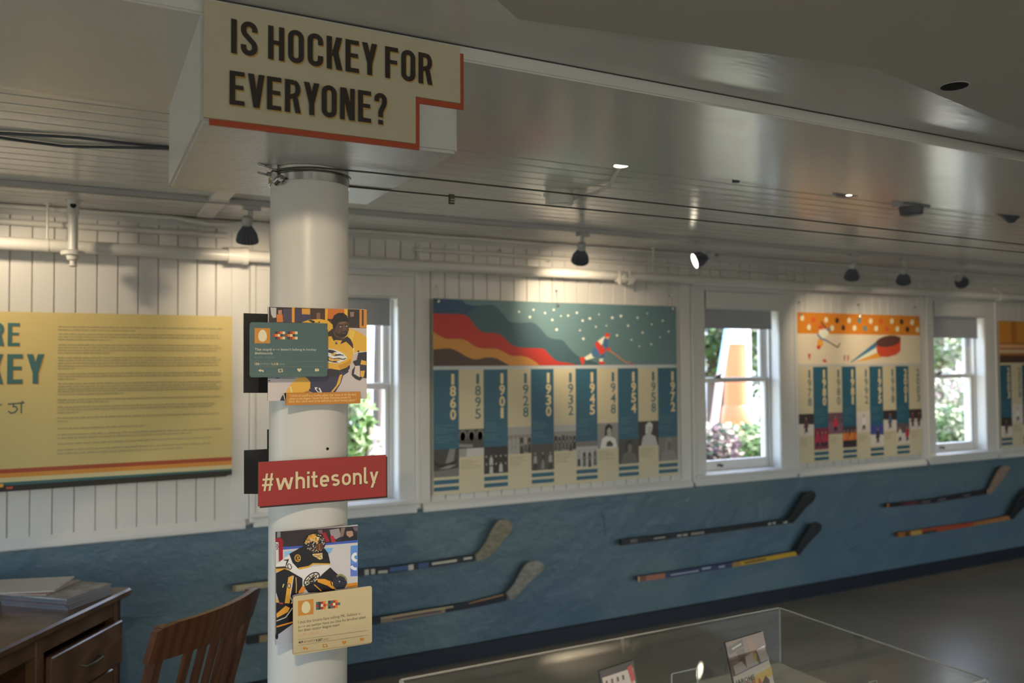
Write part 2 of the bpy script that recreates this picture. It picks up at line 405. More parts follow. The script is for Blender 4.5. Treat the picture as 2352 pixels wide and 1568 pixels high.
# lower plaster with lumps
bm = bmesh.new(); nx, nz = 260, 16; rr = random.Random(3); grid = []
lum = [(rr.uniform(-1, 9), rr.uniform(.1, .8), rr.uniform(.03, .2), rr.uniform(-.004, .006)) for _ in range(150)]
lumps = [(0.79-.0, .62, .05, -.006)]
for i in range(nx+1):
    col_ = []
    X = -1.5+i*10.5/nx
    for j in range(nz+1):
        Z = .0+j*.828/nz; d = 0
        for lx, lz, lr, la in lum:
            q = ((X-lx)**2+((Z-lz)*1.6)**2)/lr**2
            if q < 6: d += la*math.exp(-q)
        col_.append(bm.verts.new((X, WALL-.008-d, Z)))
    grid.append(col_)
for i in range(nx):
    for j in range(nz): bm.faces.new((grid[i][j], grid[i+1][j], grid[i+1][j+1], grid[i][j+1]))
box(bm, XL, XR, WALL+.001, Yo, 0, .84)
LOW = put('wall_lower', bm, M_blue, smooth=True, **st)
for i, (a, b, rr__) in enumerate((((298, 1420), (368, 1413), .004), ((368, 1413), (440, 1402), .003), ((342, 1326), (358, 1326), .006), ((372, 1323), (392, 1318), .006), ((360, 1345), (374, 1345), .006), ((1300, 1168), (1420, 1150), .003), ((1385, 1180), (1392, 1230), .003), ((1990, 1130), (1975, 1170), .006), ((1990, 1195), (1960, 1215), .006), ((1985, 1250), (1955, 1262), .005), ((2000, 1100), (1960, 1108), .006), ((1080, 1193), (1050, 1198), .006), ((250, 1262), (220, 1268), .005))):
    p0, p1 = onY(*a, WALL-.011), onY(*b, WALL-.011); bm = bmesh.new(); pm = p0.lerp(p1, .5)+Vector((0, 0, .004))
    tube(bm, [p0, p0.lerp(pm, .5), pm, pm.lerp(p1, .6), p1], rr__, 6)
    for v in bm.verts: v.co.y = WALL-.011+(v.co.y-WALL+.011)*.6
    put('plaster_ridge', bm, M_blue, LOW, smooth=True)
put('baseboard_back', BX(XL, XR, WALL-.024, WALL+.0, 0, .095, bev=.003), M_base, **st)
bm = bmesh.new(); box(bm, XL, XR, WALL-.03, WALL-.024, 0, .012); put('trim_7', bm, M_edge, **st)
# tongue and groove boards
PH = -.278
k0 = int((-1.6-PH)/.0843); k1 = int((9.2-PH)/.0843); n = 0
proto = {}
for k in range(k0, k1):
    a = PH+k*.0843; b = a+.0843; c = (a+b)/2
    z0 = .868
    segs = [(z0, H0)]
    for wa, wb in WIN:
        if c > wa-.13 and c < wb+.13: segs = [(2.075, H0)]
    for za, zb in segs:
        key = (za, zb)
        if key not in proto:
            bm = BX(0, .0813, 0, .012, za, zb)
            es = [e for e in bm.edges if abs(e.verts[0].co.z-e.verts[1].co.z) > .1 and e.verts[0].co.y < .001]
            bmesh.ops.bevel(bm, geom=es, offset=.003, segments=1, affect='EDGES')
            o = put('board', bm, M_board, WB); proto[key] = o
        else:
            o = proto[key].copy(); COL.objects.link(o); o.parent = WB
        o.location = (a+.0015, WALL+rr.uniform(-.0006, .0008), 0)
# other walls
bm = bmesh.new(); ys = [YF_]+[v for ab in LEFTWIN for v in ab]+[WALL]
for k in range(0, len(ys), 2): box(bm, XL-.15, XL, ys[k], ys[k+1], 0, H0+.1)
for a, b in LEFTWIN: box(bm, XL-.15, XL, a, b, 0, .85); box(bm, XL-.15, XL, a, b, 2.05, H0+.1)
put('wall_left', bm, M_wallp, **st)
put('wall_right', BX(XR, XR+.15, YF_, WALL, 0, H0+.1), M_wallp, **st)
bm = bmesh.new(); xs = [XL]+[v for ab in NEARWIN for v in ab]+[XR]
for k in range(0, len(xs), 2): box(bm, xs[k], xs[k+1], YF_-.15, YF_, 0, H0+.1)
for a, b in NEARWIN: box(bm, a, b, YF_-.15, YF_, 0, .85); box(bm, a, b, YF_-.15, YF_, 2.05, H0+.1)
put('wall_front', bm, M_wallp, **st)
# crown and chair rail
bm = bmesh.new()
for pts in ([(WALL, 2.262), (WALL, H0), (WALL-.045, H0), (WALL-.03, 2.285), (WALL-.012, 2.270)],):
    a = [bm.verts.new((XL, y_, z_)) for y_, z_ in pts]; b = [bm.verts.new((XR, y_, z_)) for y_, z_ in pts]
    bm.faces.new(a); bm.faces.new(b[::-1])
    for q in range(len(pts)): bm.faces.new((a[q], a[(q+1) % 5], b[(q+1) % 5], b[q]))
put('trim_1', bm, M_trim, **st); put('crown_shadow_strip', BX(XL, XR, WALL-.062, WALL-.004, H0-.0035, H0-.0004), M_edge, **st)  # second piece: dark-coloured strip that paints in the shadow gap above the crown
def rail(x0, x1):
    bm = bmesh.new(); pts = [(WALL+.005, .826), (WALL-.022, .826), (WALL-.026, .832), (WALL-.026, .846), (WALL-.018, .858), (WALL+.0, .876), (WALL+.005, .876)]
    a = [bm.verts.new((x0, y_, z_)) for y_, z_ in pts]; b = [bm.verts.new((x1, y_, z_)) for y_, z_ in pts]
    bm.faces.new(a); bm.faces.new(b[::-1])
    for q in range(len(pts)): bm.faces.new((a[q], a[(q+1) % 7], b[(q+1) % 7], b[q]))
    return bm
for nme, a, b in (('trim_2', XL, .70), ('trim_3', 1.61, 3.42), ('trim_4', 4.34, 5.66), ('trim_5', 6.55, XR)): put(nme, rail(a, b), M_trim, **st)

# ------------------------------------------------------------------ windows
def window(n, x0, x1, cl, cr):
    z0, z1 = zs, zt
    bm = bmesh.new(); Yc = WALL-.018
    # casing boards with outer bead
    box(bm, x0-cl, x0, Yc, WALL+.01, z0-.02, 2.075, bev=.002); box(bm, x1, x1+cr, Yc, WALL+.01, z0-.02, 2.075, bev=.002)
    box(bm, x0-cl, x1+cr, Yc-.002, WALL+.01, 2.07, 2.16, bev=.002)
    box(bm, x0-cl-.028, x0-cl-.001, WALL-.024, WALL+.01, .85, 2.17, bev=.005); box(bm, x1+cr+.001, x1+cr+.028, WALL-.024, WALL+.01, .85, 2.17, bev=.005)
    W = put('window_%d' % n, bm, M_trim, **st)
    # flat wide boards either side
    put('side_board', BX(x0-cl-.112, x0-cl-.030, WALL-.008, WALL+.01, .87, H0-.045, bev=.002), M_trim, W)
    put('side_board', BX(x1+cr+.030, x1+cr+.09, WALL-.008, WALL+.01, .87, H0-.045, bev=.002), M_trim, W)
    bm = bmesh.new(); J = WALL+.16     # jambs, head lining, stops
    box(bm, x0-.001, x0+.003, WALL-.01, J, z0, z1); box(bm, x1-.003, x1+.001, WALL-.01, J, z0, z1); box(bm, x0, x1, WALL-.01, J, z1-.003, z1+.001)
    for xa, xb in ((x0+.003, x0+.018), (x1-.018, x1-.003)):
        box(bm, xa, xb, WALL+.066, WALL+.078, z0, z1); box(bm, xa, xb, WALL+.112, WALL+.118, z0, z1)
    put('jamb', bm, M_trim, W)
    bm = bmesh.new(); box(bm, x0-cl-.02, x1+cr+.02, WALL-.045, WALL+.0, z0-.022, z0-.001, bev=.003); box(bm, x0, x1, WALL-.01, WALL+.078, z0-.02, z0+.002); box(bm, x0-cl-.01, x1+cr+.01, WALL-.02, WALL+.0, z0-.072, z0-.022, bev=.002)
    box(bm, x0, x1, WALL+.078, WALL+.20, z0-.03, z0-.004)
    put('sill', bm, M_trim, W)
    zm = 1.496
    for nm, ya, yb, za, zb, sw in (('lower_sash', WALL+.080, WALL+.110, z0+.002, zm+.012, .038), ('upper_sash', WALL+.120, WALL+.150, zm-.014, z1-.003, .038)):
        bm = bmesh.new(); xa, xb = x0+.004, x1-.004
        bt = .065 if nm == 'lower_sash' else .03; tp = .03
        box(bm, xa, xa+sw, ya, yb, za, zb, bev=.003); box(bm, xb-sw, xb, ya, yb, za, zb, bev=.003)
        box(bm, xa+sw, xb-sw, ya, yb, za, za+bt, bev=.003); box(bm, xa+sw, xb-sw, ya, yb, zb-tp, zb, bev=.003)
        s_ = put(nm, bm, M_trim, W)
        put('glass_pane', BX(xa+sw-.003, xb-sw+.003, (ya+yb)/2-.002, (ya+yb)/2+.002, za+bt-.003, zb-tp+.003), M_glass, s_)
        if nm == 'lower_sash':
            bm = bmesh.new(); c = x0+.19
            box(bm, c-.018, c+.018, ya-.012, ya+.001, za+.028, za+.040, bev=.002); lathe(bm, (c, ya-.012, za+.034), (0, -1, 0), [(0, .006), (.010, .012), (.018, .009), (.02, .002)], 10)
            put('sash_lift', bm, M_brass, s_, smooth=True)
            bm = bmesh.new(); box(bm, c-.02, c+.03, ya+.002, ya+.028, zb, zb+.012, bev=.002); cyl(bm, (c, ya+.012, zb+.010), (c+.03, ya-.006, zb+.026), .006, 8)
            put('sash_lock', bm, M_brass, s_)
    return W
w1 = window(1, *WIN[0], .087, .088)
w2 = window(2, *WIN[1], .082, .135)
w3 = window(3, *WIN[2], .062, .129)
for i, (a, b) in enumerate(WIN):
    zb = (1.826, 1.845, 1.805)[i]
    t = thing('roller_blind', ((a+b)/2, WALL+.03, 2.01), ('white roller blind almost hidden behind the pillar, over the nearest window', 'white roller blind over the middle window between the two timeline boards', 'white roller blind over the farthest window on the right')[i], 'blind')
    oo = t.location
    put('valance', BX(a-.0+.004, b-.0-.0+.004, WALL-.030, WALL-.019, 1.962, 2.068, o=oo, bev=.003), M_trim, t)
    put('fabric', BX(a+.006, b-.035, WALL+.020, WALL+.022, zb, 2.0, o=oo), M_blind, t)
    put('hem_bar', BX(a+.006, b-.035, WALL+.016, WALL+.026, zb-.014, zb, o=oo, bev=.002), M_blind, t)
    put('bracket', BX(a+.003, b-.003, WALL-.018, WALL+.05, 1.955, 1.962, o=oo), M_trim, t)

# ------------------------------------------------------------------ soffit and odd ceiling pieces
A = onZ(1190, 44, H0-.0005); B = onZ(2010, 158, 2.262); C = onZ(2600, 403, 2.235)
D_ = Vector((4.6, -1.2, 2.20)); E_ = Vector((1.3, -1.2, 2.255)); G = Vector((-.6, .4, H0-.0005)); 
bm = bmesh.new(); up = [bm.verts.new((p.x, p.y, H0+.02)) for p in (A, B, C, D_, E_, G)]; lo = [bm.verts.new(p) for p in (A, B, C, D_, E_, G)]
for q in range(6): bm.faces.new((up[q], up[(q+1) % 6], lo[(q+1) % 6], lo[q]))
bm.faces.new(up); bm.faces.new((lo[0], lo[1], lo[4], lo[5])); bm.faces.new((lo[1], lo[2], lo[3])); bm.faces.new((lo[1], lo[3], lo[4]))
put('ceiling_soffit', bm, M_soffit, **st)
from mathutils.geometry import intersect_line_plane
nrm_ = (C-B).cross(D_-B).normalized(); p = intersect_line_plane(Vector((0, 0, EYE)), Vector((0, 0, EYE))+ray(2192, 197), B, nrm_)
if nrm_.z > 0: nrm_ = -nrm_
t = thing('recessed_downlight', p+nrm_*.0012, 'unlit round dark recessed fitting in the dropped soffit at upper right', 'light')
bm = bmesh.new(); lathe(bm, -nrm_*.001, nrm_, [(0, .030), (.0016, .030)], 24); put('dark_opening', bm, M_void, t)
bm = bmesh.new(); lathe(bm, -nrm_*.001, nrm_, [(0, .033), (.0014, .0325), (.0014, .0303)], 24, capped=False); put('rim', bm, M_soffit, t, smooth=True)

# ================================================================== PILLAR
PX, PY, PR = .4775, 1.96, .0905
CX0, CX1, CZ = .1945, .7225, 2.0605
PIL = thing('painted_pillar', (PX, PY, 0), 'round white painted steel pillar under the box with the hockey question sign', 'pillar')
oo = PIL.location
bm = bmesh.new(); lathe(bm, (-.006, 0, 0), (.007/2, 0, 1), [(0, PR), (.5, PR), (1.2, PR), (CZ-.001, PR)], 48); put('shaft', bm, M_pillar, PIL, smooth=True)
bm = BX(CX0, CX1, BF-.0005, BR, CZ, BZ+.002, o=oo); es = [e for e in bm.edges if abs(e.verts[0].co.z-e.verts[1].co.z) > .05 or all(v.co.z < CZ+.01 for v in e.verts)]
bmesh.ops.bevel(bm, geom=es, offset=.006, segments=2, affect='EDGES'); put('capital', bm, M_cap, PIL)
zb = 2.037
bm = bmesh.new(); lathe(bm, (0, 0, zb-.012), (0, 0, 1), [(0, PR+.0005), (0, PR+.003), (.021, PR+.003), (.021, PR+.0005)], 48, capped=False); put('steel_band', bm, M_steel, PIL, smooth=True)
bm = bmesh.new()
for k in range(9):     # chipped plaster ring under the box
    a = radians(200+k*16+random.uniform(-5, 5)); c = Vector((cos(a)*(PR+.001), sin(a)*(PR+.001), CZ-.012+random.uniform(-.004, .004)))
    lathe(bm, c, (cos(a), sin(a), 0), [(0, random.uniform(.002, .005)), (.0015, .001)], 6)
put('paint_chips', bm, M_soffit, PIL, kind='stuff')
bm = bmesh.new(); lathe(bm, (0.02, -PR+.0008, 1.413), (0, -1, 0), [(0, .0035), (.001, .003)], 7); put('screw_hole', bm, M_void, PIL)
# wire ropes with clamps on the band's left side
for i, (zw, px0, py0, lab) in enumerate(((2.068, 592, 374, 'upper thin steel wire rope looped round the pillar top, running right'), (2.033, 590, 400, 'lower thin steel wire rope from the pillar top, carrying a small dark clip'))):
    t = thing('wire_rope', (PX, PY+(-.09, .09)[i], 2.05), lab, 'wire')
    o3 = t.location; pts = []
    X1 = 9.5
    if i == 0:
        for k in range(19): a = radians(180+k*5.0); pts.append(Vector((PX+cos(a)*(PR+.006), PY+sin(a)*(PR+.006), 2.047+.005*k/18)))
        yy = PY-PR-.006; pts += [Vector((.60, yy, 2.0535)), Vector((1.45, yy, 2.0515)), Vector((3.2, yy, 2.040)), Vector((X1, yy, 2.005))]
    else:
        yy = PY+PR+.006; pts = [Vector((PX-.04, yy-.01, 2.056)), Vector((PX+.02, yy, 2.0575)), Vector((.60, yy, 2.0585)), Vector((1.5, yy, 2.0585)), Vector((3.3, yy, 2.0535)), Vector((X1, yy, 2.04))]
    bm = bmesh.new(); tube(bm, [q-o3 for q in pts], .0022, 6)
    if i == 0: tube(bm, [Vector((PX+cos(radians(180+k*5.3))*(PR+.006), PY+sin(radians(180+k*5.3))*(PR+.006), 2.0425+.006*k/30))-o3 for k in range(31)], .0022, 6)
    put('rope', bm, M_wire, t, smooth=True)
    # bolt of the rope clamp
    c = Vector((PX-PR-.006, PY-.03, 2.056-.020*i))
    bm = bmesh.new(); cyl(bm, c-o3+Vector((-.030, -.012, .004)), c-o3+Vector((.012, .0, 0)), .0026, 8); cyl(bm, c-o3+Vector((-.010, -.012, .002)), c-o3+Vector((-.003, -.012, .002)), .0062, 6)
    put('clamp_bolt', bm, M_steel, t)
    bm = BX(c.x-.002, c.x+.014, c.y-.020, c.y+.002, c.z-.008, c.z+.008, o=o3, bev=.003); put('clamp_saddle', bm, M_steel, t)
bm = bmesh.new(); c = Vector((PX-PR+.006, PY-.052, 2.026))-oo
cyl(bm, c+Vector((-.002, .004, -.006)), c+Vector((.004, -.014, .0)), .0095, 14); cyl(bm, c+Vector((.004, -.014, .0)), c+Vector((.006, -.020, .002)), .0062, 6); box(bm, c.x-.012, c.x+.016, c.y-.004, c.y+.006, c.z-.004, c.z+.008)
put('band_screw', bm, M_steel, PIL)
q = onY(1038, 457, PY+PR+.006)
t = thing('wire_clip', q, 'small dark metal clip hanging on the lower wire rope', 'clip')
put('clip_plate', BX(-.009, .007, -.003, .004, -.014, .013, bev=.001), M_brass, t); bm = BX(-.006, .010, -.0045, -.003, -.004, .0, bev=.0004); box(bm, -.007, .008, -.0045, -.003, -.010, -.0075); put('clip_slot', bm, M_steel, t)

# ------------------------------------------------------------------ sign on the box
YS = BF-.012
def mp(Y, o, sc): return lambda x, y: tuple(onY(o[0]+x/sc, o[1]+y/sc, Y).xz)
f = mp(YS, (380, 0), 3.2667)
T = thing('question_sign', (.47, BF-.008, 2.2), 'cream sign asking IS HOCKEY FOR EVERYONE on the box atop the pillar', 'sign'); oo = T.location
x0, zt_ = f(300, 8); x0 = f(290, 450)[0]; x1 = f(2212, 550)[0]; xs_ = f(1878, 900)[0]
z1_ = (f(302, 8)[1]+f(2215, 345)[1])/2; z0_ = (f(282, 885)[1]+f(1872, 1068)[1])/2; zst = (f(1883, 727)[1]+f(2210, 770)[1])/2
dx, dz = .0108, -.0108
outl = [(x0, z0_), (xs_, z0_), (xs_, zst), (x1, zst), (x1, z1_), (x0, z1_)]
bm = bmesh.new(); prism(bm, [(x-oo.x, z-oo.z) for x, z in outl], YS-oo.y, YS+.006-oo.y); put('cream_panel', bm, mat('sign_cream', L((172, 163, 138), 1.3)[:3], .5), T)
bm = bmesh.new(); prism(bm, [(x-oo.x+dx, z-oo.z+dz) for x, z in outl], YS+.0062-oo.y, YS+.0118-oo.y); put('orange_panel', bm, mat('sign_orange', L((150, 62, 32), 1.45)[:3], .5), T, label='burnt orange backing panel showing along the edges')
P = Print(YS-.0002, (380, 0), 3.2667, 1.3)
for s_, a, b, zref in (('IS HOCKEY FOR', (492, 405), (2000, 632), (497, 148)), ('EVERYONE?', (480, 790), (1658, 930), (488, 537))):
    ps, wd_ = capstext(s_); xa, za = P.m(*a); xb, zb_ = P.m(*b); zc = P.m(*zref)[1]; z_ = (za+zb_)/2 if s_[0] == 'I' else (za+P.m(1540, 920)[1])/2
    if s_[0] == 'I': z_ = (za+P.m(1905, 618)[1])/2
    hgt = zc-za
    P.polys((165, 130, 62), ps, xa+.0022, z_-.0025, xb+.0022, z_+hgt-.0025, (0, 0, wd_, 1)); P.polys((38, 27, 21), ps, xa, z_, xb, z_+hgt, (0, 0, wd_, 1))
P.done('lettering', T)

# ------------------------------------------------------------------ boards on the pillar
def panel(name, Y, th, outl, face, edge, label, group=None, rnd=0, standoff=True):
    """outl: (x0,z0,x1,z1) world rectangle"""
    x0, z0, x1, z1 = outl; t = thing(name, ((x0+x1)/2, Y+th/2, (z0+z1)/2), label, 'panel', group); oo = t.location
    r = rnd; pts = []
    if r:
        for cx, cz, a in ((x1-r, z1-r, 0), (x0+r, z1-r, 90), (x0+r, z0+r, 180), (x1-r, z0+r, 270)): pts += arc(cx, cz, r, r, a, a+90, 4)
    else: pts = [(x0, z0), (x1, z0), (x1, z1), (x0, z1)]
    bm = bmesh.new(); prism(bm, [(x-oo.x, z-oo.z) for x, z in pts], Y-oo.y, Y+th-oo.y)
    for fc in bm.faces:
        fc.material_index = 0 if abs(fc.normal.y) > .5 and fc.calc_center_median().y < -th*.4 else 1
    bm.normal_update()
    for fc in bm.faces: fc.material_index = 0 if abs(fc.normal.y) > .5 and fc.calc_center_median().y < 0 else 1
    put('board', bm, [face, edge], t); return t
def standoff(t, x, z, y0, y1):
    bm = bmesh.new(); oo = t.location; cyl(bm, (x-oo.x, y0-oo.y, z-oo.z), (x-oo.x, y1-oo.y, z-oo.z), .008, 12); put('standoff', bm, M_steel, t)
def rect(Y, o, sc, tl, tr, br, bl):
    g = mp(Y, o, sc); a, b, c, d = g(*tl), g(*tr), g(*br), g(*bl)
    return ((a[0]+d[0])/2, (c[1]+d[1])/2, (b[0]+c[0])/2, (a[1]+b[1])/2)
PF = PY-PR
face = lambda n, c, g: mat(n, L(c, g)[:3], .42)
# --- photo of the skating player
Y1 = PF-.014; O1 = (540, 680); S1 = 5.808
r1 = rect(Y1, O1, S1, (447, 140), (1758, 178), (1757, 1365), (430, 1400))
t = panel('photo_panel', Y1, .004, r1, face('ice_white', (185, 172, 170), 1.6), M_edge, 'photo board of a skater in a yellow jersey, behind the teal message card')
standoff(t, .4, 1.68, Y1+.004, PF+.02); standoff(t, .52, 1.68, Y1+.004, PF+.02)
P = Print(Y1, O1, S1, 1.5)
x0, z0, x1, z1 = r1
g = P.m
zb_ = g(500, 350)[1]; zr = g(1700, 425)[1]
P.r((182, 170, 170), x0, z0, x1, z1)
P.p((62, 42, 30), [452, 142, 1756, 180, 1756, 428, 1240, 415, 900, 400, 447, 400])
P.p((190, 125, 40), [1660, 178, 1756, 180, 1756, 425, 1660, 420]); P.p((74, 48, 30), [1690, 182, 1715, 183, 1715, 395, 1690, 395], False)
P.p((45, 32, 28), [452, 145, 760, 152, 760, 360, 447, 360], True)
for c, q in (((170, 165, 165), [470, 150, 550, 155, 548, 285, 505, 290, 480, 240]), ((190, 105, 40), [555, 245, 632, 240, 640, 345, 555, 345]), ((165, 120, 100), [575, 185, 625, 185, 622, 240, 575, 240]),
             ((66, 58, 78), [640, 170, 755, 170, 755, 345, 640, 345]), ((205, 140, 40), [757, 152, 795, 153, 793, 350, 757, 350]), ((60, 52, 80), [800, 175, 1010, 170, 1010, 345, 800, 345]),
             ((195, 140, 50), [890, 165, 1000, 165, 1000, 245, 890, 240]), ((120, 85, 70), [1085, 220, 1135, 220, 1135, 300, 1085, 300]), ((185, 100, 35), [1235, 168, 1460, 172, 1460, 320, 1235, 300]),
             ((215, 150, 45), [1200, 166, 1237, 167, 1232, 320, 1198, 318]), ((225, 165, 50), [1458, 170, 1502, 172, 1500, 330, 1458, 320]), ((48, 38, 36), [1505, 190, 1655, 195, 1655, 400, 1505, 400]),
             ((130, 105, 95), [1530, 210, 1590, 210, 1580, 275, 1540, 275])): P.p(c, q, False)
# right leg trousers, socks
P.p((46, 42, 66), [850, 1000, 1500, 960, 1515, 1010, 1440, 1060, 1410, 1160, 1330, 1290, 1060, 1290, 985, 1270, 960, 1100])
P.p((40, 32, 36), [1240, 970, 1530, 920, 1530, 960, 1490, 1015, 1430, 1010, 1400, 990, 1390, 1070, 1230, 1080])
P.p((200, 150, 50), [1395, 1050, 1430, 1040, 1400, 1160, 1300, 1285, 1270, 1285, 1350, 1190])
P.p((205, 155, 50), [830, 1095, 900, 1075, 960, 1090, 1005, 1150, 1000, 1230, 940, 1290, 700, 1310, 680, 1270, 730, 1190])
P.p((225, 185, 120), [725, 1205, 745, 1200, 770, 1280, 745, 1290], False); P.p((170, 110, 30), [900, 1290, 985, 1250, 1000, 1290], False)
P.p((36, 30, 36), [680, 1285, 680, 1392, 598, 1392, 620, 1340, 655, 1295]); P.p((200, 195, 195), [640, 1305, 652, 1300, 672, 1390, 660, 1390], True)
P.p((120, 125, 140), [435, 1080, 800, 1085, 800, 1102, 435, 1102]); P.p((40, 42, 55), [440, 1120, 472, 1122, 472, 1132, 440, 1132], False); P.p((60, 70, 95), [545, 1085, 590, 1085, 590, 1100, 545, 1100], True)
for q in ([1060, 1215, 1100, 1215, 1095, 1230, 1075, 1232, 1110, 1275, 1135, 1272, 1140, 1285, 1105, 1288, 1065, 1240], [1110, 1225, 1130, 1222, 1160, 1285, 1142, 1287]): P.p((215, 215, 220), q, False)
# jersey
P.p((208, 158, 48), [885, 350, 980, 315, 1130, 303, 1240, 325, 1320, 400, 1330, 560, 1500, 520, 1520, 425, 1640, 470, 1755, 545, 1755, 740, 1640, 748, 1578, 770, 1560, 870, 1535, 905, 1490, 950, 1390, 985, 1235, 960, 1230, 365])
P.p((185, 130, 35), [1370, 930, 1480, 880, 1540, 830, 1545, 895, 1490, 950, 1400, 975], False); P.p((222, 175, 70), [1520, 440, 1600, 470, 1560, 600, 1530, 560], False)
P.p((235, 225, 200), [1570, 690, 1755, 730, 1755, 745, 1640, 752, 1580, 775], True); P.p((208, 158, 48), [1585, 640, 1755, 690, 1755, 735, 1640, 740, 1585, 765], True)
P.p((45, 33, 30), [970, 320, 1010, 315, 1050, 330, 1130, 340, 1130, 355, 1030, 355]); P.p((215, 165, 60), [1060, 325, 1110, 322, 1110, 352, 1060, 352], True)
P.p((42, 32, 32), [1240, 480, 1300, 430, 1340, 540, 1420, 575, 1495, 535, 1540, 575, 1570, 640, 1575, 700, 1480, 605, 1380, 650, 1310, 590, 1285, 535, 1240, 535])
P.p((208, 158, 48), [1312, 600, 1335, 585, 1425, 590, 1395, 650, 1350, 640, 1318, 625]); P.p((40, 34, 50), [1335, 608, 1362, 608, 1362, 635, 1348, 645, 1335, 635]); P.p((180, 180, 190), [1342, 614, 1356, 612, 1350, 630], True)
# crest: snarling cat head
P.p((235, 228, 215), [1235, 700, 1300, 705, 1400, 740, 1450, 770, 1495, 820, 1470, 850, 1385, 890, 1320, 895, 1235, 880])
P.p((38, 32, 52), [1240, 712, 1300, 718, 1360, 742, 1310, 750, 1350, 775, 1400, 770, 1440, 790, 1465, 800, 1400, 790, 1330, 800, 1280, 780, 1300, 770, 1240, 750])
P.p((205, 160, 60), [1300, 760, 1345, 760, 1330, 790, 1270, 775], True); P.p((38, 32, 52), [1235, 800, 1300, 830, 1380, 820, 1440, 835, 1485, 818, 1462, 845, 1400, 850, 1345, 870, 1380, 885, 1310, 885, 1235, 862])
P.p((205, 155, 55), [1245, 812, 1305, 840, 1360, 832, 1430, 842, 1350, 862, 1290, 868, 1245, 850], True); P.p((236, 230, 218), [1290, 842, 1310, 840, 1300, 858], True); P.p((38, 32, 52), [1425, 775, 1450, 778, 1440, 786], False)
# head
P.e((78, 54, 44), 1405, 450, 104, 120, 8); P.p((78, 54, 44), [1310, 380, 1510, 330, 1515, 450, 1480, 530, 1420, 575, 1340, 545, 1312, 480], False)
P.p((30, 24, 22), [1300, 410, 1296, 310, 1320, 255, 1370, 225, 1440, 222, 1490, 260, 1512, 330, 1500, 345, 1430, 335, 1370, 350, 1345, 400, 1320, 470])
P.p((38, 26, 22), [1330, 470, 1360, 500, 1400, 510, 1410, 480, 1470, 465, 1500, 470, 1495, 510, 1450, 545, 1400, 545, 1345, 520]); P.p((92, 62, 52), [1418, 490, 1475, 480, 1470, 498, 1425, 503], True)
P.p((96, 70, 56), [1436, 385, 1462, 380, 1478, 450, 1440, 458]); P.p((30, 22, 20), [1375, 388, 1435, 392, 1435, 400, 1375, 398], False); P.p((30, 22, 20), [1460, 388, 1505, 378, 1505, 386, 1462, 396], False)
P.e((215, 210, 205), 1408, 407, 16, 6); P.e((215, 210, 205), 1488, 402, 14, 6, up=False); P.e((20, 15, 15), 1414, 407, 6, 6); P.e((20, 15, 15), 1494, 402, 6, 6, up=False); P.p((112, 82, 66), [1380, 350, 1480, 338, 1480, 360, 1390, 375], True)
# glove
P.p((34, 28, 34), [1640, 755, 1755, 740, 1755, 1095, 1700, 1085, 1660, 1125, 1600, 1100, 1552, 1050, 1560, 985, 1600, 930, 1570, 880, 1575, 865, 1620, 850])
P.p((190, 172, 165), [1600, 930, 1660, 925, 1665, 1080, 1610, 1060, 1580, 1040]); P.p((205, 155, 55), [1680, 850, 1745, 865, 1745, 920, 1668, 910], False); P.p((44, 40, 66), [1660, 915, 1738, 925, 1735, 990, 1665, 995], True); P.p((205, 155, 55), [1668, 995, 1728, 992, 1715, 1070, 1690, 1085, 1670, 1065], True)
P.p((34, 28, 34), [1560, 1035, 1600, 1045, 1680, 1100, 1660, 1125, 1600, 1100], True); P.e((60, 45, 45), 1640, 735, 14, 12)
P.done('picture', t, M_printg)
# --- teal card
Y2 = PF-.044
r2 = rect(Y2, O1, S1, (197, 343), (1230, 364), (1228, 1075), (193, 1080))
t = panel('message_card', Y2, .004, r2, face('card_teal', (72, 96, 98), 1.25), face('card_teal_edge', (66, 84, 86), 1), 'teal rounded message card with an egg icon over the yellow jersey photo', rnd=.006)
standoff(t, .40, 1.64, Y2+.004, Y1); standoff(t, .45, 1.64, Y2+.004, Y1)
P = Print(Y2, O1, S1, 1.25)
CR = (205, 192, 155)
def icons(P, col, xs4, y, s):
    x = xs4[0]
    yy = y[0]; P.p(col, [x-38*s, yy, x-8*s, yy-24*s, x-8*s, yy-10*s, x+30*s, yy-8*s, x+34*s, yy+18*s, x+18*s, yy+20*s, x+14*s, yy+8*s, x-8*s, yy+8*s, x-8*s, yy+20*s])
    x = xs4[1]; yy = y[1]
    P.p(col, [x-38*s, yy-4*s, x-22*s, yy-26*s, x-8*s, yy-4*s, x-17*s, yy-4*s, x-17*s, yy+14*s, x+6*s, yy+14*s, x+6*s, yy+24*s, x-28*s, yy+24*s, x-28*s, yy-4*s]); P.p(col, [x+38*s, yy+4*s, x+22*s, yy+26*s, x+8*s, yy+4*s, x+17*s, yy+4*s, x+17*s, yy-14*s, x-6*s, yy-14*s, x-6*s, yy-24*s, x+28*s, yy-24*s, x+28*s, yy+4*s], False)
    x = xs4[2]; yy = y[2]; P.p(col, [x, yy+24*s, x-28*s, yy-2*s, x-28*s, yy-16*s, x-18*s, yy-24*s, x-7*s, yy-22*s, x, yy-14*s, x+7*s, yy-22*s, x+18*s, yy-24*s, x+28*s, yy-16*s, x+28*s, yy-2*s])
    x = xs4[3]; yy = y[3]; P.p(col, [x-26*s, yy+20*s, x-26*s, yy-20*s, x-14*s, yy-20*s, x, yy-6*s, x+14*s, yy-20*s, x+26*s, yy-20*s, x+26*s, yy+14*s, x-12*s, yy+14*s]); P.p(col, [x-10*s, yy-24*s, x+10*s, yy-24*s, x, yy-14*s], False)
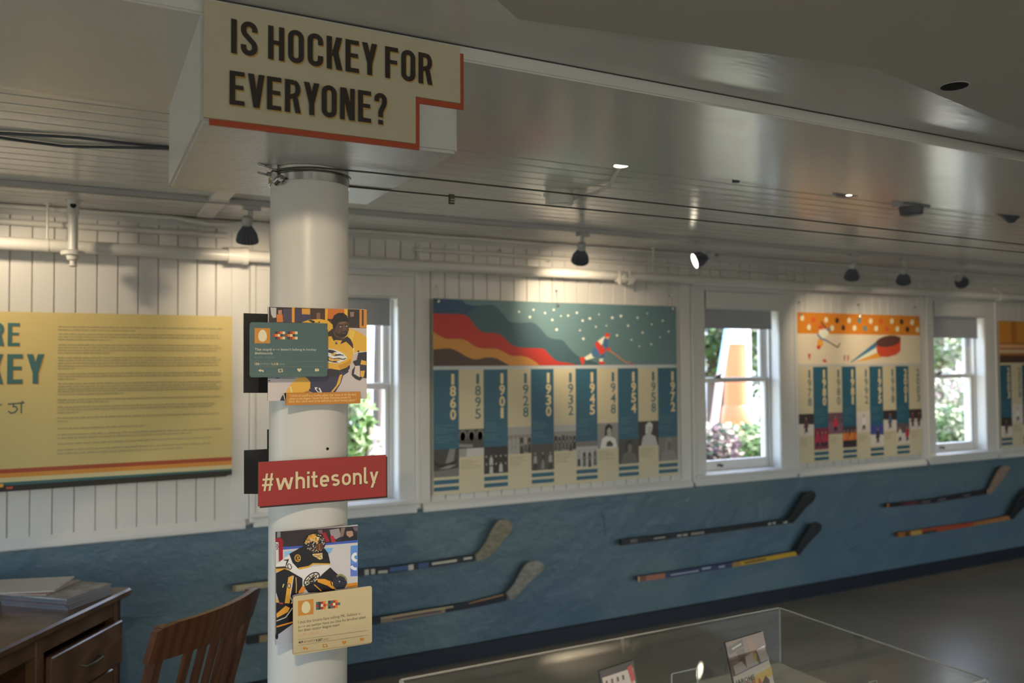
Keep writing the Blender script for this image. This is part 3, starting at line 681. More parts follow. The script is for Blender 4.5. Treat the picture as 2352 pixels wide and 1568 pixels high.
P.p((190, 128, 40), [260, 424, 466, 426, 468, 628, 261, 628]); P.p((215, 205, 172), [v for a in range(20) for v in (366+58*cos(a*pi/10)*(1-.10*sin(-a*pi/10)), 530+78*sin(a*pi/10)-(6 if sin(a*pi/10) < 0 else 0))])
def pix(P, x, y, dx_, dy_, rows, vy=0):
    cm = {'k': (56, 52, 44), 'r': (165, 48, 30), 'o': (205, 120, 35), 'c': (212, 200, 165), 't': (60, 100, 100), 'y': (190, 140, 45), 'd': (50, 60, 60)}
    for j, row in enumerate(rows):
        for i, c in enumerate(row):
            if c != '.': P.p(cm[c], [x+i*dx_, y+j*dy_+i*vy, x+(i+1)*dx_, y+j*dy_+(i+1)*vy, x+(i+1)*dx_, y+(j+1)*dy_+(i+1)*vy, x+i*dx_, y+(j+1)*dy_+i*vy], False)
P.y -= .0001
pix(P, 500, 470, 33.3, 35, ('.kroc.kroc', 'rocdtrocdt', '.kroc.kroc'), .1)
P.text((205, 200, 185), 'That stupid n\u2014r doesn\'t belong in hockey', P.m(262, 724)[0], P.m(262, 724)[1], P.m(0, 690)[1]-P.m(0, 724)[1], P.m(1083, 700)[0]-P.m(262, 700)[0], shear=0)
P.text((205, 200, 185), '#whitesonly', P.m(262, 775)[0], P.m(262, 775)[1], P.m(0, 690)[1]-P.m(0, 724)[1], P.m(502, 700)[0]-P.m(262, 700)[0])
P.text((118, 128, 122), '8:11 PM - 14 May 02', P.m(262, 830)[0], P.m(262, 830)[1], .0046, P.m(520, 830)[0]-P.m(262, 830)[0])
P.text((222, 210, 172), '133', P.m(262, 918)[0], P.m(262, 918)[1], .0046, P.m(318, 900)[0]-P.m(262, 900)[0], bold=.02)
P.text((140, 150, 140), 'RETWEETS', P.m(326, 918)[0], P.m(326, 918)[1], .0043, P.m(482, 900)[0]-P.m(326, 900)[0])
P.text((222, 210, 172), '1,110', P.m(490, 918)[0], P.m(490, 918)[1], .0046, P.m(574, 900)[0]-P.m(490, 900)[0], bold=.02)
P.text((140, 150, 140), 'LIKES', P.m(582, 918)[0], P.m(582, 918)[1], .0043, P.m(660, 900)[0]-P.m(582, 900)[0])
for y_, a, b in ((866, 252, 1185), (938, 252, 1185), (1043, 205, 1222)): P.p((130, 125, 95), [a, y_-1.5, b, y_+.5, b, y_+3.5, a, y_+1.5])
icons(P, CR, (346, 604, 855, 1090), (992, 992, 986, 986), 1.0)
P.done('print', t)
# --- quote strip
Y3 = PF-.030
r3 = rect(Y3, O1, S1, (683, 1290), (1672, 1275), (1670, 1425), (680, 1460))
t = panel('quote_strip', Y3, .004, r3, face('strip_ochre', (188, 122, 45), 1.25), M_edge, 'narrow ochre strip with a cream italic quote below the yellow jersey photo')
standoff(t, .5, 1.535, Y3+.004, PF+.02)
P = Print(Y3, O1, S1, 1.25); hh = .0058
for s_, a, b, y0_ in (('"I think of myself as a hockey player that wants to be the best', 728, 1615, 1337), ('player in the league. I know I\'m black. Everyone knows I\'m', 720, 1545, 1376), ('black. But I don\'t want to be defined as a black hockey player."', 718, 1620, 1413)):
    P.text((225, 200, 130), s_, P.m(a, y0_)[0], P.m((a+b)/2, y0_-(a+b)/2*.004)[1], .0052, P.m(b, y0_)[0]-P.m(a, y0_)[0], shear=.25)
P.done('print', t)
# --- red hashtag sign
O2 = (540, 960); S2 = 6.189; Y4 = PF-.030
r4 = rect(Y4, O2, S2, (330, 620), (2148, 527), (2145, 1112), (333, 1252))
t = panel('hashtag_sign', Y4, .005, r4, face('sign_red', (148, 38, 34), 1.2), face('red_edge', (100, 28, 24), 1), 'red hashtag sign with cream letters across the middle of the pillar')
oo = t.location
put('backing', BX(r4[0]+.0045, r4[2]+.005, Y4+.0055, Y4+.011, r4[1]-.0045, r4[3]-.005, o=oo), mat('backing_brown', L((62, 34, 30), 1.2)[:3], .5), t, label='dark brown backing board offset down and to the right')
standoff(t, .45, 1.33, Y4+.011, PF+.02); standoff(t, .52, 1.33, Y4+.011, PF+.02)
P = Print(Y4, O2, S2, 1.4); ps, wd_ = lower()
xa, za = P.m(376, 1035); xb, zb_ = P.m(2035, 935); zc = P.m(845, 760)[1]; z_ = P.m(845, 1005)[1]
P.polys((60, 22, 18), ps, xa+.0012, z_-.0014, xb+.0012, zc-.0014, (0, 0, wd_, 1)); P.polys((196, 178, 140), ps, xa, z_, xb, zc, (0, 0, wd_, 1)); P.done('lettering', t)
# --- goalie photo
O3 = (540, 1190); S3 = 4.147; Y5 = PF-.014
r5 = rect(Y5, O3, S3, (383, 125), (1168, 70), (1168, 655), (390, 1205)); g3 = mp(Y5, O3, S3)
r5 = (r5[0], g3(390, 1205)[1], r5[2], (g3(383, 125)[1]+g3(1168, 70)[1])/2)
t = panel('photo_panel', Y5, .004, r5, face('ice_grey', (170, 165, 170), 1.4), M_edge, 'photo board of a masked goaltender in black, white and gold, behind the cream message card')
standoff(t, .45, 1.15, Y5+.004, PF+.02); standoff(t, .5, 1.15, Y5+.004, PF+.02)
P = Print(Y5, O3, S3, 1.45)
P.p((186, 180, 180), [384, 128, 1167, 73, 1167, 1100, 392, 1200])
P.p((46, 36, 38), [384, 128, 1167, 73, 1167, 215, 860, 240, 640, 262, 384, 285])
for c, q in (((120, 80, 85), [790, 110, 830, 108, 850, 230, 800, 235]), ((150, 30, 40), [820, 150, 860, 130, 900, 220, 850, 230]), ((140, 130, 130), [900, 110, 990, 95, 1010, 170, 960, 200, 910, 160]),
             ((165, 40, 50), [905, 170, 935, 165, 960, 225, 920, 228]), ((120, 100, 95), [1010, 90, 1050, 85, 1030, 170, 1000, 180]), ((28, 26, 34), [1040, 165, 1160, 150, 1165, 213, 1000, 222]),
             ((160, 125, 105), [1060, 115, 1120, 108, 1125, 165, 1090, 182, 1062, 160]), ((34, 28, 30), [1050, 130, 1060, 95, 1110, 85, 1135, 110, 1130, 135, 1110, 118, 1070, 122]), ((120, 120, 125), [400, 130, 432, 126, 432, 180, 400, 184]),
             ((100, 80, 100), [1120, 85, 1165, 78, 1165, 120, 1140, 120])): P.p(c, q, False)
P.p((60, 84, 165), [440, 272, 640, 262, 860, 236, 1167, 205, 1167, 230, 860, 256, 620, 285, 440, 300])
P.p((130, 170, 205), [470, 315, 560, 308, 520, 360, 470, 370]); P.p((110, 160, 205), [850, 285, 935, 280, 905, 335, 860, 330], False)
P.p((90, 130, 195), [1100, 262, 1167, 255, 1167, 550, 1098, 552]); P.p((88, 110, 185), [1100, 430, 1167, 430, 1167, 550, 1098, 552], True)
P.l((225, 222, 225), [1158, 338, 1138, 341, 1123, 356, 1120, 378, 1134, 396, 1158, 406], 27); P.l((225, 222, 225), [1108, 452, 1116, 470, 1134, 480, 1158, 481], 27, False)
P.p((200, 130, 40), [1060, 622, 1167, 608, 1167, 650, 1060, 662])
P.p((140, 22, 34), [384, 190, 430, 185, 455, 205, 455, 410, 418, 440, 412, 220, 384, 218]); P.p((190, 185, 185), [386, 225, 412, 228, 412, 440, 386, 450]); P.l((40, 36, 40), [392, 240, 408, 270, 392, 300], 5); P.l((40, 36, 40), [404, 240, 392, 270, 408, 300], 5, False)
# jersey
P.p((205, 200, 198), [386, 440, 520, 340, 600, 480, 900, 440, 905, 470, 850, 520, 760, 640, 680, 660, 640, 650, 560, 560, 520, 540, 386, 500])
P.p((28, 25, 28), [515, 338, 600, 290, 650, 262, 850, 285, 885, 330, 905, 420, 905, 440, 740, 430, 700, 460, 600, 480, 545, 420])
P.p((200, 150, 50), [600, 470, 700, 452, 740, 425, 905, 428, 905, 442, 860, 440, 745, 440, 700, 470, 610, 488]); P.e((200, 150, 50), 595, 378, 30, 36, 0); P.e((28, 25, 28), 595, 378, 22, 28, 0); P.l((200, 150, 50), [584, 362, 606, 368, 590, 378, 610, 392, 584, 395], 6)
for q in ([478, 395, 505, 390, 490, 445, 480, 440, 492, 402, 478, 406],): P.p((40, 34, 34), q, True)
P.l((40, 34, 34), [462, 398, 508, 392, 478, 462], 8); P.e((40, 34, 34), 518, 458, 21, 31, -20); P.e((205, 200, 198), 518, 458, 13, 23, -20)
P.p((200, 150, 50), [386, 480, 470, 470, 520, 490, 525, 540, 500, 520, 386, 500]); P.p((60, 45, 30), [386, 462, 470, 455, 520, 480, 480, 475, 386, 478], True)
# crest: wheel with spokes and a B
P.e((36, 30, 28), 728, 580, 92, 52, -40, 22); P.e((210, 200, 185), 728, 580, 80, 41, -40, 22); P.e((36, 30, 28), 728, 580, 62, 30, -40, 22); P.e((205, 190, 160), 728, 580, 54, 24, -40, 22)
for a in range(0, 360, 45):
    c_, s_ = 84*cos(radians(a)), 44*sin(radians(a)); q = radians(-40); P.l((40, 34, 30), [728, 580, 728+c_*cos(q)-s_*sin(q), 580+c_*sin(q)+s_*cos(q)], 8, a == 0)
P.l((30, 26, 26), [705, 600, 735, 560, 752, 556, 750, 575, 728, 588, 745, 592, 738, 606, 705, 608], 9)
# right arm, blocker, pads
P.p((30, 26, 30), [905, 465, 940, 500, 985, 540, 960, 600, 920, 640, 960, 690, 700, 705, 650, 650, 760, 600, 840, 520])
P.p((205, 140, 45), [780, 575, 850, 575, 960, 620, 985, 660, 930, 672, 880, 640, 785, 605]); P.l((205, 140, 45), [750, 628, 820, 690], 9, False); P.l((200, 80, 40), [905, 590, 920, 640], 8, False)
P.p((44, 44, 54), [930, 580, 970, 545, 1020, 530, 1060, 570, 1065, 620, 1040, 665, 960, 672, 930, 640]); P.l((130, 125, 75), [965, 550, 1000, 535, 1045, 555, 1062, 590], 16); P.l((20, 20, 26), [985, 560, 1010, 590, 1040, 600], 8, False); P.e((170, 165, 165), 992, 600, 7, 7)
P.p((28, 25, 28), [388, 520, 470, 480, 520, 500, 640, 570, 640, 640, 600, 715, 545, 730, 540, 820, 470, 830, 420, 800, 388, 700])
P.p((206, 150, 50), [505, 560, 548, 540, 550, 600, 515, 815, 470, 810]); P.e((60, 52, 40), 512, 640, 16, 26); P.e((190, 180, 150), 512, 640, 9, 18); P.l((206, 150, 50), [578, 560, 582, 640, 580, 710], 8); P.p((206, 120, 40), [600, 700, 640, 640, 668, 660, 650, 700, 610, 716], False)
P.l((185, 182, 180), [555, 545, 520, 740, 545, 790, 520, 825, 460, 825], 8); P.p((200, 195, 110), [455, 625, 468, 620, 455, 658, 447, 655], False)
P.p((28, 25, 28), [388, 800, 560, 810, 550, 1080, 400, 1150, 388, 1100]); P.p((206, 145, 50), [392, 905, 480, 830, 520, 850, 500, 890, 395, 945]); P.l((206, 130, 45), [392, 1030, 550, 985], 14, False); P.l((185, 182, 180), [392, 975, 480, 940, 545, 850], 9, False)
P.p((165, 165, 175), [392, 1115, 550, 1000, 552, 1180, 392, 1200]); P.e((24, 22, 24), 395, 1120, 14, 30, up=False); P.p((170, 60, 60), [420, 800, 460, 802, 450, 815, 420, 812], True); P.p((190, 150, 70), [388, 760, 410, 770, 415, 800, 388, 800], False)
# mask
P.e((34, 30, 30), 756, 235, 104, 92, -10, 20); P.p((34, 30, 30), [660, 240, 680, 180, 760, 125, 830, 150, 855, 220, 835, 300, 790, 325, 700, 315], False); P.p((206, 150, 50), [655, 240, 700, 160, 745, 145, 800, 190, 790, 235, 740, 215, 700, 230])
rm = random.Random(5)
P.y -= .00005
for k in range(190):
    a = rm.uniform(0, 6.28); q = sqrt(rm.random()); x_ = 756+96*q*cos(a); y_ = 232+88*q*sin(a)
    P.e(rm.choice(((205, 200, 195), (205, 200, 195), (30, 26, 26), (200, 145, 50), (120, 110, 105))), x_, y_, rm.uniform(3, 9), rm.uniform(2, 5), rm.uniform(0, 180), 6, False)
P.p((96, 58, 44), [765, 245, 830, 235, 835, 290, 790, 305, 765, 285]); P.l((30, 26, 26), [770, 258, 832, 250], 4); P.l((30, 26, 26), [770, 275, 832, 268], 4, False); P.l((206, 150, 50), [795, 240, 800, 300], 4, False)
P.p((205, 175, 120), [730, 335, 825, 325, 828, 380, 800, 390, 770, 370, 735, 350]); P.l((120, 70, 40), [745, 345, 790, 350, 820, 340], 6); P.l((50, 36, 30), [770, 365, 800, 360, 815, 375], 5, False)
P.done('picture', t, M_printg)
# --- cream card
Y6 = PF-.044
r6 = rect(Y6, O3, S3, (553, 740), (1302, 645), (1305, 1195), (550, 1303))
t = panel('message_card', Y6, .004, r6, face('card_cream', (190, 170, 130), 1.3), face('cream_edge', (60, 50, 40), 1), 'cream rounded message card with an egg icon, lowest on the pillar', rnd=.005)
standoff(t, .45, 1.0, Y6+.004, Y5); standoff(t, .5, 1.0, Y6+.004, Y5)
P = Print(Y6, O3, S3, 1.3)
def sk(x, y): return y  # rows follow the board: positions are read off the photograph
P.p((186, 124, 45), [598, 787, 748, 766, 748, 912, 600, 930]); P.p((205, 190, 150), [v for a in range(20) for v in (675+42*cos(a*pi/10)*(1-.10*sin(-a*pi/10)), 850+55*sin(a*pi/10)-(5 if sin(a*pi/10) < 0 else 0)-cos(a*pi/10)*4)])
P.y -= .0001
pix(P, 770, 797, 23, 25, ('tkro.ktro.', 'rkcrotrcrt', 'tkro.ktro.'), -2.3)
def line(P, s_, a, b, y0_, y1_, cap, col, **k):
    xa, za = P.m(a, y0_); xb, zb__ = P.m(b, y1_); P.text(col, s_, xa, (za+zb__)/2, cap, xb-xa, **k)
line(P, 'I bet the bruins fans calling PK. Subban a', 602, 1190, 1000, 920, .0062, (98, 86, 66)); line(P, 'n\u2014r on twitter have no idea his brother plays', 602, 1245, 1040, 956, .0062, (98, 86, 66)); line(P, 'for their minor league team', 602, 995, 1078, 1028, .0062, (98, 86, 66))
line(P, '8:11 PM - 14 May 02', 602, 790, 1122, 1098, .0048, (205, 150, 105)); line(P, '469', 602, 645, 1192, 1186, .005, (50, 40, 34), bold=.02); line(P, 'RETWEETS', 652, 762, 1186, 1172, .0045, (130, 112, 84)); line(P, '9,207', 768, 830, 1172, 1163, .005, (50, 40, 34), bold=.02); line(P, 'LIKES', 836, 890, 1163, 1156, .0045, (130, 112, 84))
for a, ya, b, yb in ((598, 1155, 1270, 1062), (596, 1210, 1270, 1108), (556, 1285, 1300, 1180)): P.p((120, 100, 72), [a, ya, b, yb, b, yb+2, a, ya+2])
icons(P, (190, 125, 45), (668, 856, 1036, 1207), (1236, 1210, 1182, 1152), .72)
P.done('print', t)
# --- black backs of the boards that face the other way
YB = PY+PR+.014
def back(pxpts, label, nm='photo_panel'):
    pts = [tuple(onY(x, y, YB).xz) for x, y in pxpts]; cx = sum(p_[0] for p_ in pts)/len(pts); cz = sum(p_[1] for p_ in pts)/len(pts)
    bm = bmesh.new(); prism(bm, [(x-cx, z-cz) for x, z in pts], -.0025, .0025); o = put(nm, bm, M_blk); o.location = (cx, YB+.0025, cz); tag(o, label, 'panel'); return o
back([(560, 902), (560, 719), (745, 724), (745, 902)], 'plain black back of an upper board fixed behind the pillar')
back([(561, 1134), (561, 1034), (614.3, 1031), (614.3, 986), (760, 984), (760, 1134)], 'L-shaped black back of a lower board fixed behind the pillar')
# standoffs holding the rear boards
for (x, z, n_) in ((.47, 1.68, 0), (.47, 1.33, 1)):
    bm = bmesh.new(); cyl(bm, (0, -.012, 0), (0, .0165, 0), .008, 12); o = put('wall_spacer', bm, M_steel); o.location = (x, YB-.0145, z); tag(o, ('upper', 'lower')[n_]+' steel spacer holding a black board behind the pillar', 'spacer')

# ================================================================== BOARDS ON THE FAR WALL
YW = 4.120
def wallboard(name, x0, x1, z0, z1, facecol, gain, label, cat='board', hang=(), group=None):
    t = thing(name, ((x0+x1)/2, YW+.004, (z0+z1)/2), label, cat, group); oo = t.location
    bm = BX(x0, x1, YW, YW+.006, z0, z1, o=oo, bev=.0006); put('panel', bm, [mat(name+'_'+'_'.join(map(str, facecol)), L(facecol, gain)[:3], .45)], t)
    for x, z in hang:
        bm = bmesh.new(); lathe(bm, (x-oo.x, -.0045, z-oo.z), (0, -1, 0), [(0, .010), (.006, .010), (.009, .006)], 12); cyl(bm, (x-oo.x, -.006, z-oo.z), (x-oo.x, .004, z+.09-oo.z), .0012, 5); cyl(bm, (x-oo.x, .002, z+.085-oo.z), (x-oo.x, .0195, z+.085-oo.z), .006, 8)
        put('hanger', bm, M_steel, t)
    for x in (x0+.12, x1-.12):
        for z in (z0+.12, z1-.12): bm = bmesh.new(); cyl(bm, (x-oo.x, .002, z-oo.z), (x-oo.x, WALL-YW-.0045, z-oo.z), .012, 8); put('wall_spacer', bm, M_edge, t)
    return t
CREAM = (192, 180, 150); TEAL = (38, 84, 104); TEALL = (88, 115, 120); DK = (50, 40, 38)
DIG = (205, 185, 140)
def spline(pts, n=6):
    out = []
    for i in range(len(pts)-1):
        p0 = pts[max(i-1, 0)]; p1 = pts[i]; p2 = pts[i+1]; p3 = pts[min(i+2, len(pts)-1)]
        for k in range(n):
            t_ = k/n; out.append(tuple(.5*((2*p1[j])+(-p0[j]+p2[j])*t_+(2*p0[j]-5*p1[j]+4*p2[j]-p3[j])*t_**2+(-p0[j]+3*p1[j]-3*p2[j]+p3[j])*t_**3) for j in (0, 1)))
    return out+[pts[-1]]
# ---- board 1: introduction
bx0, bx1, bz0, bz1 = -1.55, .636, 1.088, 1.842
t = wallboard('intro_board', bx0, bx1, bz0, bz1, (192, 172, 112), 1.2, 'large yellow text board at left with teal heading letters and striped lower border')
P = Print(YW, (0, 640), 2.8, 1.3)
GW = (52, 92, 90)
for s_, z_, hc, xr in (('WE ARE', 1.694, .100, -.236), ('HOCKEY', 1.533, .128, -.149)):
    ps, w_ = capstext(s_, gap=.12, t=.17, w=.50); k = hc*1.0
    P.polys((190, 130, 50), ps, xr-w_*k+.003, z_-.003, xr+.003, z_+hc-.003, (0, 0, w_, 1)); P.polys(GW, ps, xr-w_*k, z_, xr, z_+hc, (0, 0, w_, 1))
# gurmukhi line
P.l((70, 84, 78), [50, 806, 157, 797], 9); P.l((70, 84, 78), [137, 800, 137, 865], 9, False); P.l((70, 84, 78), [140, 785, 152, 800], 7, False)
P.l((70, 84, 78), [88, 803, 85, 822, 104, 822, 112, 838, 98, 858, 72, 864, 52, 850], 9, False); P.l((70, 84, 78), [0, 812, 12, 808], 9, False)
for xx in (-.42, -.50, -.60, -.70): P.r((70, 84, 78), xx, 1.452, xx+.06, 1.458, False); P.r((70, 84, 78), xx+.03, 1.405, xx+.036, 1.452, False)
rows = [(300, 2, 1), (348, 3, .85), (420, 3, .6), (500, 4, .35), (605, 3, .5), (670, 5, .4), (770, 2, .3), (820, 3, .25)]
zz = lambda yc: P.m(380, yc)[1]
sd = 0
lines_ = [(305, 1), (325, .45), (352, .97), (370, .99), (388, .3), (422, .97), (440, .99), (457, .96), (474, .3), (505, .96), (522, .99), (540, .97), (558, .97), (575, .1), (608, .99), (625, .99), (642, .1), (672, 1), (690, .96), (707, .99), (722, .99), (740, .38), (775, .99), (792, .3), (822, .95), (840, .93), (858, .12), (892, .98), (914, .06), (960, .52), (1000, 1), (1022, .8), (1058, .93), (1098, .92), (1122, .75)]
for yc, fr in lines_:
    sd += 1; z = zz(yc)-.004; words(P, (146, 134, 100), -.092, .592, z, .0062, sd, fr)
zs1 = P.m(1480, 1157)[1]
for a, b, c in ((.0, .018, (150, 60, 28)), (.018, .037, (190, 125, 40)), (.037, .056, (190, 175, 130)), (.056, .086, (44, 88, 88))): P.r(c, bx0, 1.174-b, bx1, 1.174-a, a == 0)
P.done('print', t)
bm = bmesh.new(); prism(bm, [(bx0-t.location.x, 1.074-t.location.z), (bx1-.03-t.location.x, 1.084-t.location.z), (bx1-t.location.x, 1.097-t.location.z), (bx1-t.location.x, 1.110-t.location.z), (bx0-t.location.x, 1.094-t.location.z)], -.016, -.0045)
put('dark_ribbon_edge', bm, mat('ribbon_dark', L((44, 38, 30), 1.1)[:3], .5), t, label='dark raised ribbon along the bottom edge')
P = Print(YW-.0125, (0, 640), 2.8, 1.3); P.p((200, 140, 40), [-20, 1320, 22, 1318, 20, 1340, -20, 1345]); P.p((180, 70, 40), [40, 1338, 85, 1336, 80, 1350, 40, 1352]); P.done('ribbon_print', t)

# ---- timeline boards
def timeline(P, x0, w, n, first_blue, years, photos, zt_=1.578, narrow=.0):
    for i in range(n):
        a = x0+i*w; b = a+w; blue = (i % 2 == 0) == first_blue
        P.y = P.Y-.00010
        if blue:
            P.r(TEAL, a, 1.152, b, zt_); P.r(TEAL, a+.001, .966, b-.001, .989, False); P.r(TEAL, a+.001, .930, b-.001, .952, False)
        if i < len(years):
            P.y = P.Y-.00016
            for k, ch in enumerate(years[i]):
                zc = 1.500-k*.0635; P.text(DIG if blue else (62, 92, 98), ch, b-.018-(.034 if ch != '1' else .026), zc, .054, .036 if ch != '1' else .018, bold=.028 if blue else .012, up=False)
        P.y = P.Y-.00014
        for k in range(8 if blue else 5):
            if blue: z = 1.278-k*.0125
            else: z = 1.085-k*.011
            if k == 4 and blue: continue
            sdk = 100*i+k; words(P, (84, 118, 118) if blue else (140, 130, 105), a+.012, b-.02, z, .0045, sdk, random.Random(sdk).uniform(.5, 1))
        za, zb = ((1.004, 1.152) if blue else (1.105, 1.254))
        P.y = P.Y-.00016; P.T = lambda u, v, a=a, b=b, za=za, zb=zb: (a+u*(b-a), za+v*(zb-za))
        photos[i % len(photos)](P); P.T = None
def poly(P, c, q, up=True): P.w(c, [(q[i], q[i+1]) for i in range(0, len(q), 2)], up)
def dot(P, c, x, y, r, ry=None, up=False): P.w(c, [(x+r*cos(a*pi/5), y+(ry or r)*sin(a*pi/5)) for a in range(10)], up)
G_ = lambda v: (v, v-4, v-8)
def ph_skate(P):
    poly(P, G_(58), [0, 0, 1, 0, 1, 1, 0, 1]); poly(P, G_(105), [0, 0, 1, 0, 1, .30, 0, .22]); poly(P, G_(120), [.45, .45, .62, 1, .85, 1, .78, .5, .6, .35]); poly(P, G_(30), [.02, .62, .06, .42, .2, .34, .5, .36, .9, .5, .98, .62, .6, .5, .25, .46]); poly(P, G_(130), [.2, .30, .6, .30, .9, .42, .6, .42])
def ph_arena(P):
    poly(P, G_(62), [0, .25, 1, .25, 1, 1, 0, 1]); poly(P, G_(140), [0, 0, 1, 0, 1, .3, 0, .3]); poly(P, G_(178), [.28, 0, 1, 0, 1, .3, .32, .3])
    P.y -= P.step
    for x in (.15, .5, .85): dot(P, G_(110), x, .78, .16, .2); dot(P, G_(28), x, .74, .11, .17)
    poly(P, G_(125), [0, .36, .55, .33, .55, .44, 0, .48])
def people(dark, lt, n, seed, band=None):
    def f(P):
        rr_ = random.Random(seed); poly(P, dark, [0, 0, 1, 0, 1, 1, 0, 1])
        if band: poly(P, band[0], [0, band[1], 1, band[1], 1, band[2], 0, band[2]])
        P.y -= P.step
        for k in range(n):
            x = (k % (n//2)+.5)/(n//2); y = .22 if k < n//2 else .50; y += rr_.uniform(-.04, .04)
            c = rr_.choice(lt); poly(P, c, [x-.08, y-.2, x+.08, y-.2, x+.06, y+.08, x-.06, y+.08], False)
        P.y -= P.step
        for k in range(n):
            x = (k % (n//2)+.5)/(n//2); y = .22 if k < n//2 else .50; dot(P, (150, 132, 120), x, y+.14, .035, .045)
    return f
def ph_port(bgc, hair, skin, top, emblem=None):
    def f(P):
        poly(P, bgc, [0, 0, 1, 0, 1, 1, 0, 1]); poly(P, hair, [.34, .5, .36, .85, .55, .98, .72, .85, .68, .6, .5, .45]); poly(P, top, [.12, 0, .22, .38, .45, .5, .62, .46, .85, .36, .95, 0]); poly(P, skin, [.47, .45, .45, .7, .55, .82, .66, .74, .66, .55, .58, .44])
        if emblem: poly(P, emblem, [.4, .1, .45, .25, .6, .3, .75, .15, .72, .06, .45, .06])
    return f
def ph_players(bgc, ice, c1, c2, n=2, seed=1):
    def f(P):
        rr_ = random.Random(seed); poly(P, ice, [0, 0, 1, 0, 1, 1, 0, 1]); poly(P, bgc, [0, .55, 1, .5, 1, 1, 0, 1])
        for k in range(n):
            x = (k+.5)/n+rr_.uniform(-.05, .05); c = (c1, c2)[k % 2]
            poly(P, c, [x-.16, .35, x-.05, .72, x+.12, .7, x+.18, .4, x+.05, .32]); poly(P, (40, 34, 40), [x-.12, .05, x-.04, .35, x+.1, .35, x+.14, .08, x+.04, .2], False); dot(P, (150, 110, 90), x+.02, .78, .05, .07)
    return f
t = wallboard('timeline_board', 1.664, 3.300, .910, 1.962, CREAM, 1.25, 'large timeline board from 1860 to 1972 with a night-sky skater, nearest the pillar', hang=((1.695, 1.945), (2.44, 1.945), (3.27, 1.945)))
P = Print(YW, (960, 640), 3.0156, 1.35)
# art panel
ax0, ax1, az0, az1 = 1.665, 3.299, 1.598, 1.961
P.r(TEALL, ax0, az0, ax1, az1); P.r((172, 176, 176), ax0, 1.578, ax1, az0, False)
def flow(col, top, x_end=None):
    pts = spline([P.m(x, y) for x, y in top]); q = [(max(ax0, x), min(az1, z)) for x, z in pts]
    P.w(col, q+[(q[-1][0], az0), (ax0, az0)])
flow((58, 84, 92), [(104, 132), (300, 150), (330, 172), (400, 185), (500, 180), (545, 195), (600, 265), (650, 300), (740, 303), (800, 305), (850, 345), (900, 400), (950, 418), (1000, 425), (1050, 480), (1110, 535), (1180, 560), (1240, 585), (1262, 600)])
flow((44, 72, 98), [(104, 133), (190, 135), (200, 180), (260, 215), (330, 232)])
P.w((58, 84, 92), [P.m(*q) for q in ((225, 140), (310, 150), (345, 190), (400, 250), (330, 260), (290, 200))])
P.w((44, 72, 98), [P.m(*q) for q in ((105, 134), (300, 146), (340, 180), (420, 190), (520, 186), (480, 240), (400, 290), (320, 245), (105, 240))])
P.w((58, 84, 92), [P.m(*q) for q in spline([(430, 186), (540, 200), (640, 320), (640, 480), (470, 370), (380, 280), (330, 245), (380, 215)], 4)])
flow((170, 48, 38), [(104, 238), (180, 243), (300, 245), (350, 265), (400, 330), (450, 370), (530, 376), (580, 395), (640, 450), (700, 475), (800, 480), (870, 487), (915, 530), (960, 568), (1020, 580), (1070, 588), (1100, 600)])
flow((186, 128, 58), [(104, 365), (150, 395), (200, 415), (260, 415), (330, 425), (390, 465), (450, 482), (540, 485), (600, 510), (650, 533), (720, 535), (770, 550), (820, 580), (840, 600)])
flow((72, 52, 48), [(104, 490), (160, 485), (220, 482), (280, 505), (340, 540), (400, 558), (470, 545), (530, 547), (580, 570), (635, 600)])
P.y -= .0001
rs = random.Random(11)
for x, y in ((700, 228), (800, 215), (775, 265), (880, 237), (940, 215), (930, 285), (990, 258), (1040, 255), (1100, 235), (1190, 275), (1253, 247), (1232, 332), (1122, 357), (960, 352), (1140, 290), (1305, 325), (1345, 270), (1405, 258), (1378, 392), (1455, 325), (1478, 422), (1532, 467), (1555, 373), (1587, 240), (1620, 315), (1615, 453), (1677, 405), (1695, 290), (1735, 365), (1145, 415), (1520, 270)):
    P.e((215, 215, 200), x, y, rs.uniform(5, 10), None, 0, 7, False)
# skater
P.p((235, 225, 190), [1150, 545, 1200, 515, 1225, 545, 1165, 565]); P.p((200, 60, 45), [1118, 545, 1155, 540, 1150, 590, 1135, 595]); P.p((70, 105, 145), [1200, 520, 1225, 465, 1270, 510, 1240, 540, 1215, 545]); P.p((60, 100, 140), [1270, 520, 1300, 500, 1285, 560, 1262, 550], False)
P.p((235, 225, 190), [1255, 555, 1282, 550, 1280, 575, 1258, 575]); P.p((200, 60, 45), [1250, 570, 1290, 575, 1295, 592, 1255, 592], False); P.p((200, 60, 45), [1225, 450, 1245, 430, 1300, 495, 1285, 520, 1265, 525, 1235, 480]); P.p((225, 215, 190), [1245, 430, 1290, 398, 1300, 420, 1270, 460])
P.p((60, 95, 140), [1290, 410, 1318, 418, 1312, 455, 1325, 480, 1300, 485, 1280, 440]); P.e((205, 60, 45), 1312, 392, 18, 16); P.p((200, 150, 110), [1300, 402, 1325, 400, 1318, 418, 1302, 415]); P.e((200, 60, 45), 1318, 488, 14, 14, up=False); P.l((200, 120, 60), [1325, 495, 1440, 580, 1470, 580], 7); P.e((190, 60, 50), 1487, 590, 8, 6)
P.y = P.Y-.0004
yrs = ['1860', '1895', '1901', '1928', '1930', '1932', '1945', '1948', '1954', '1958', '1972']
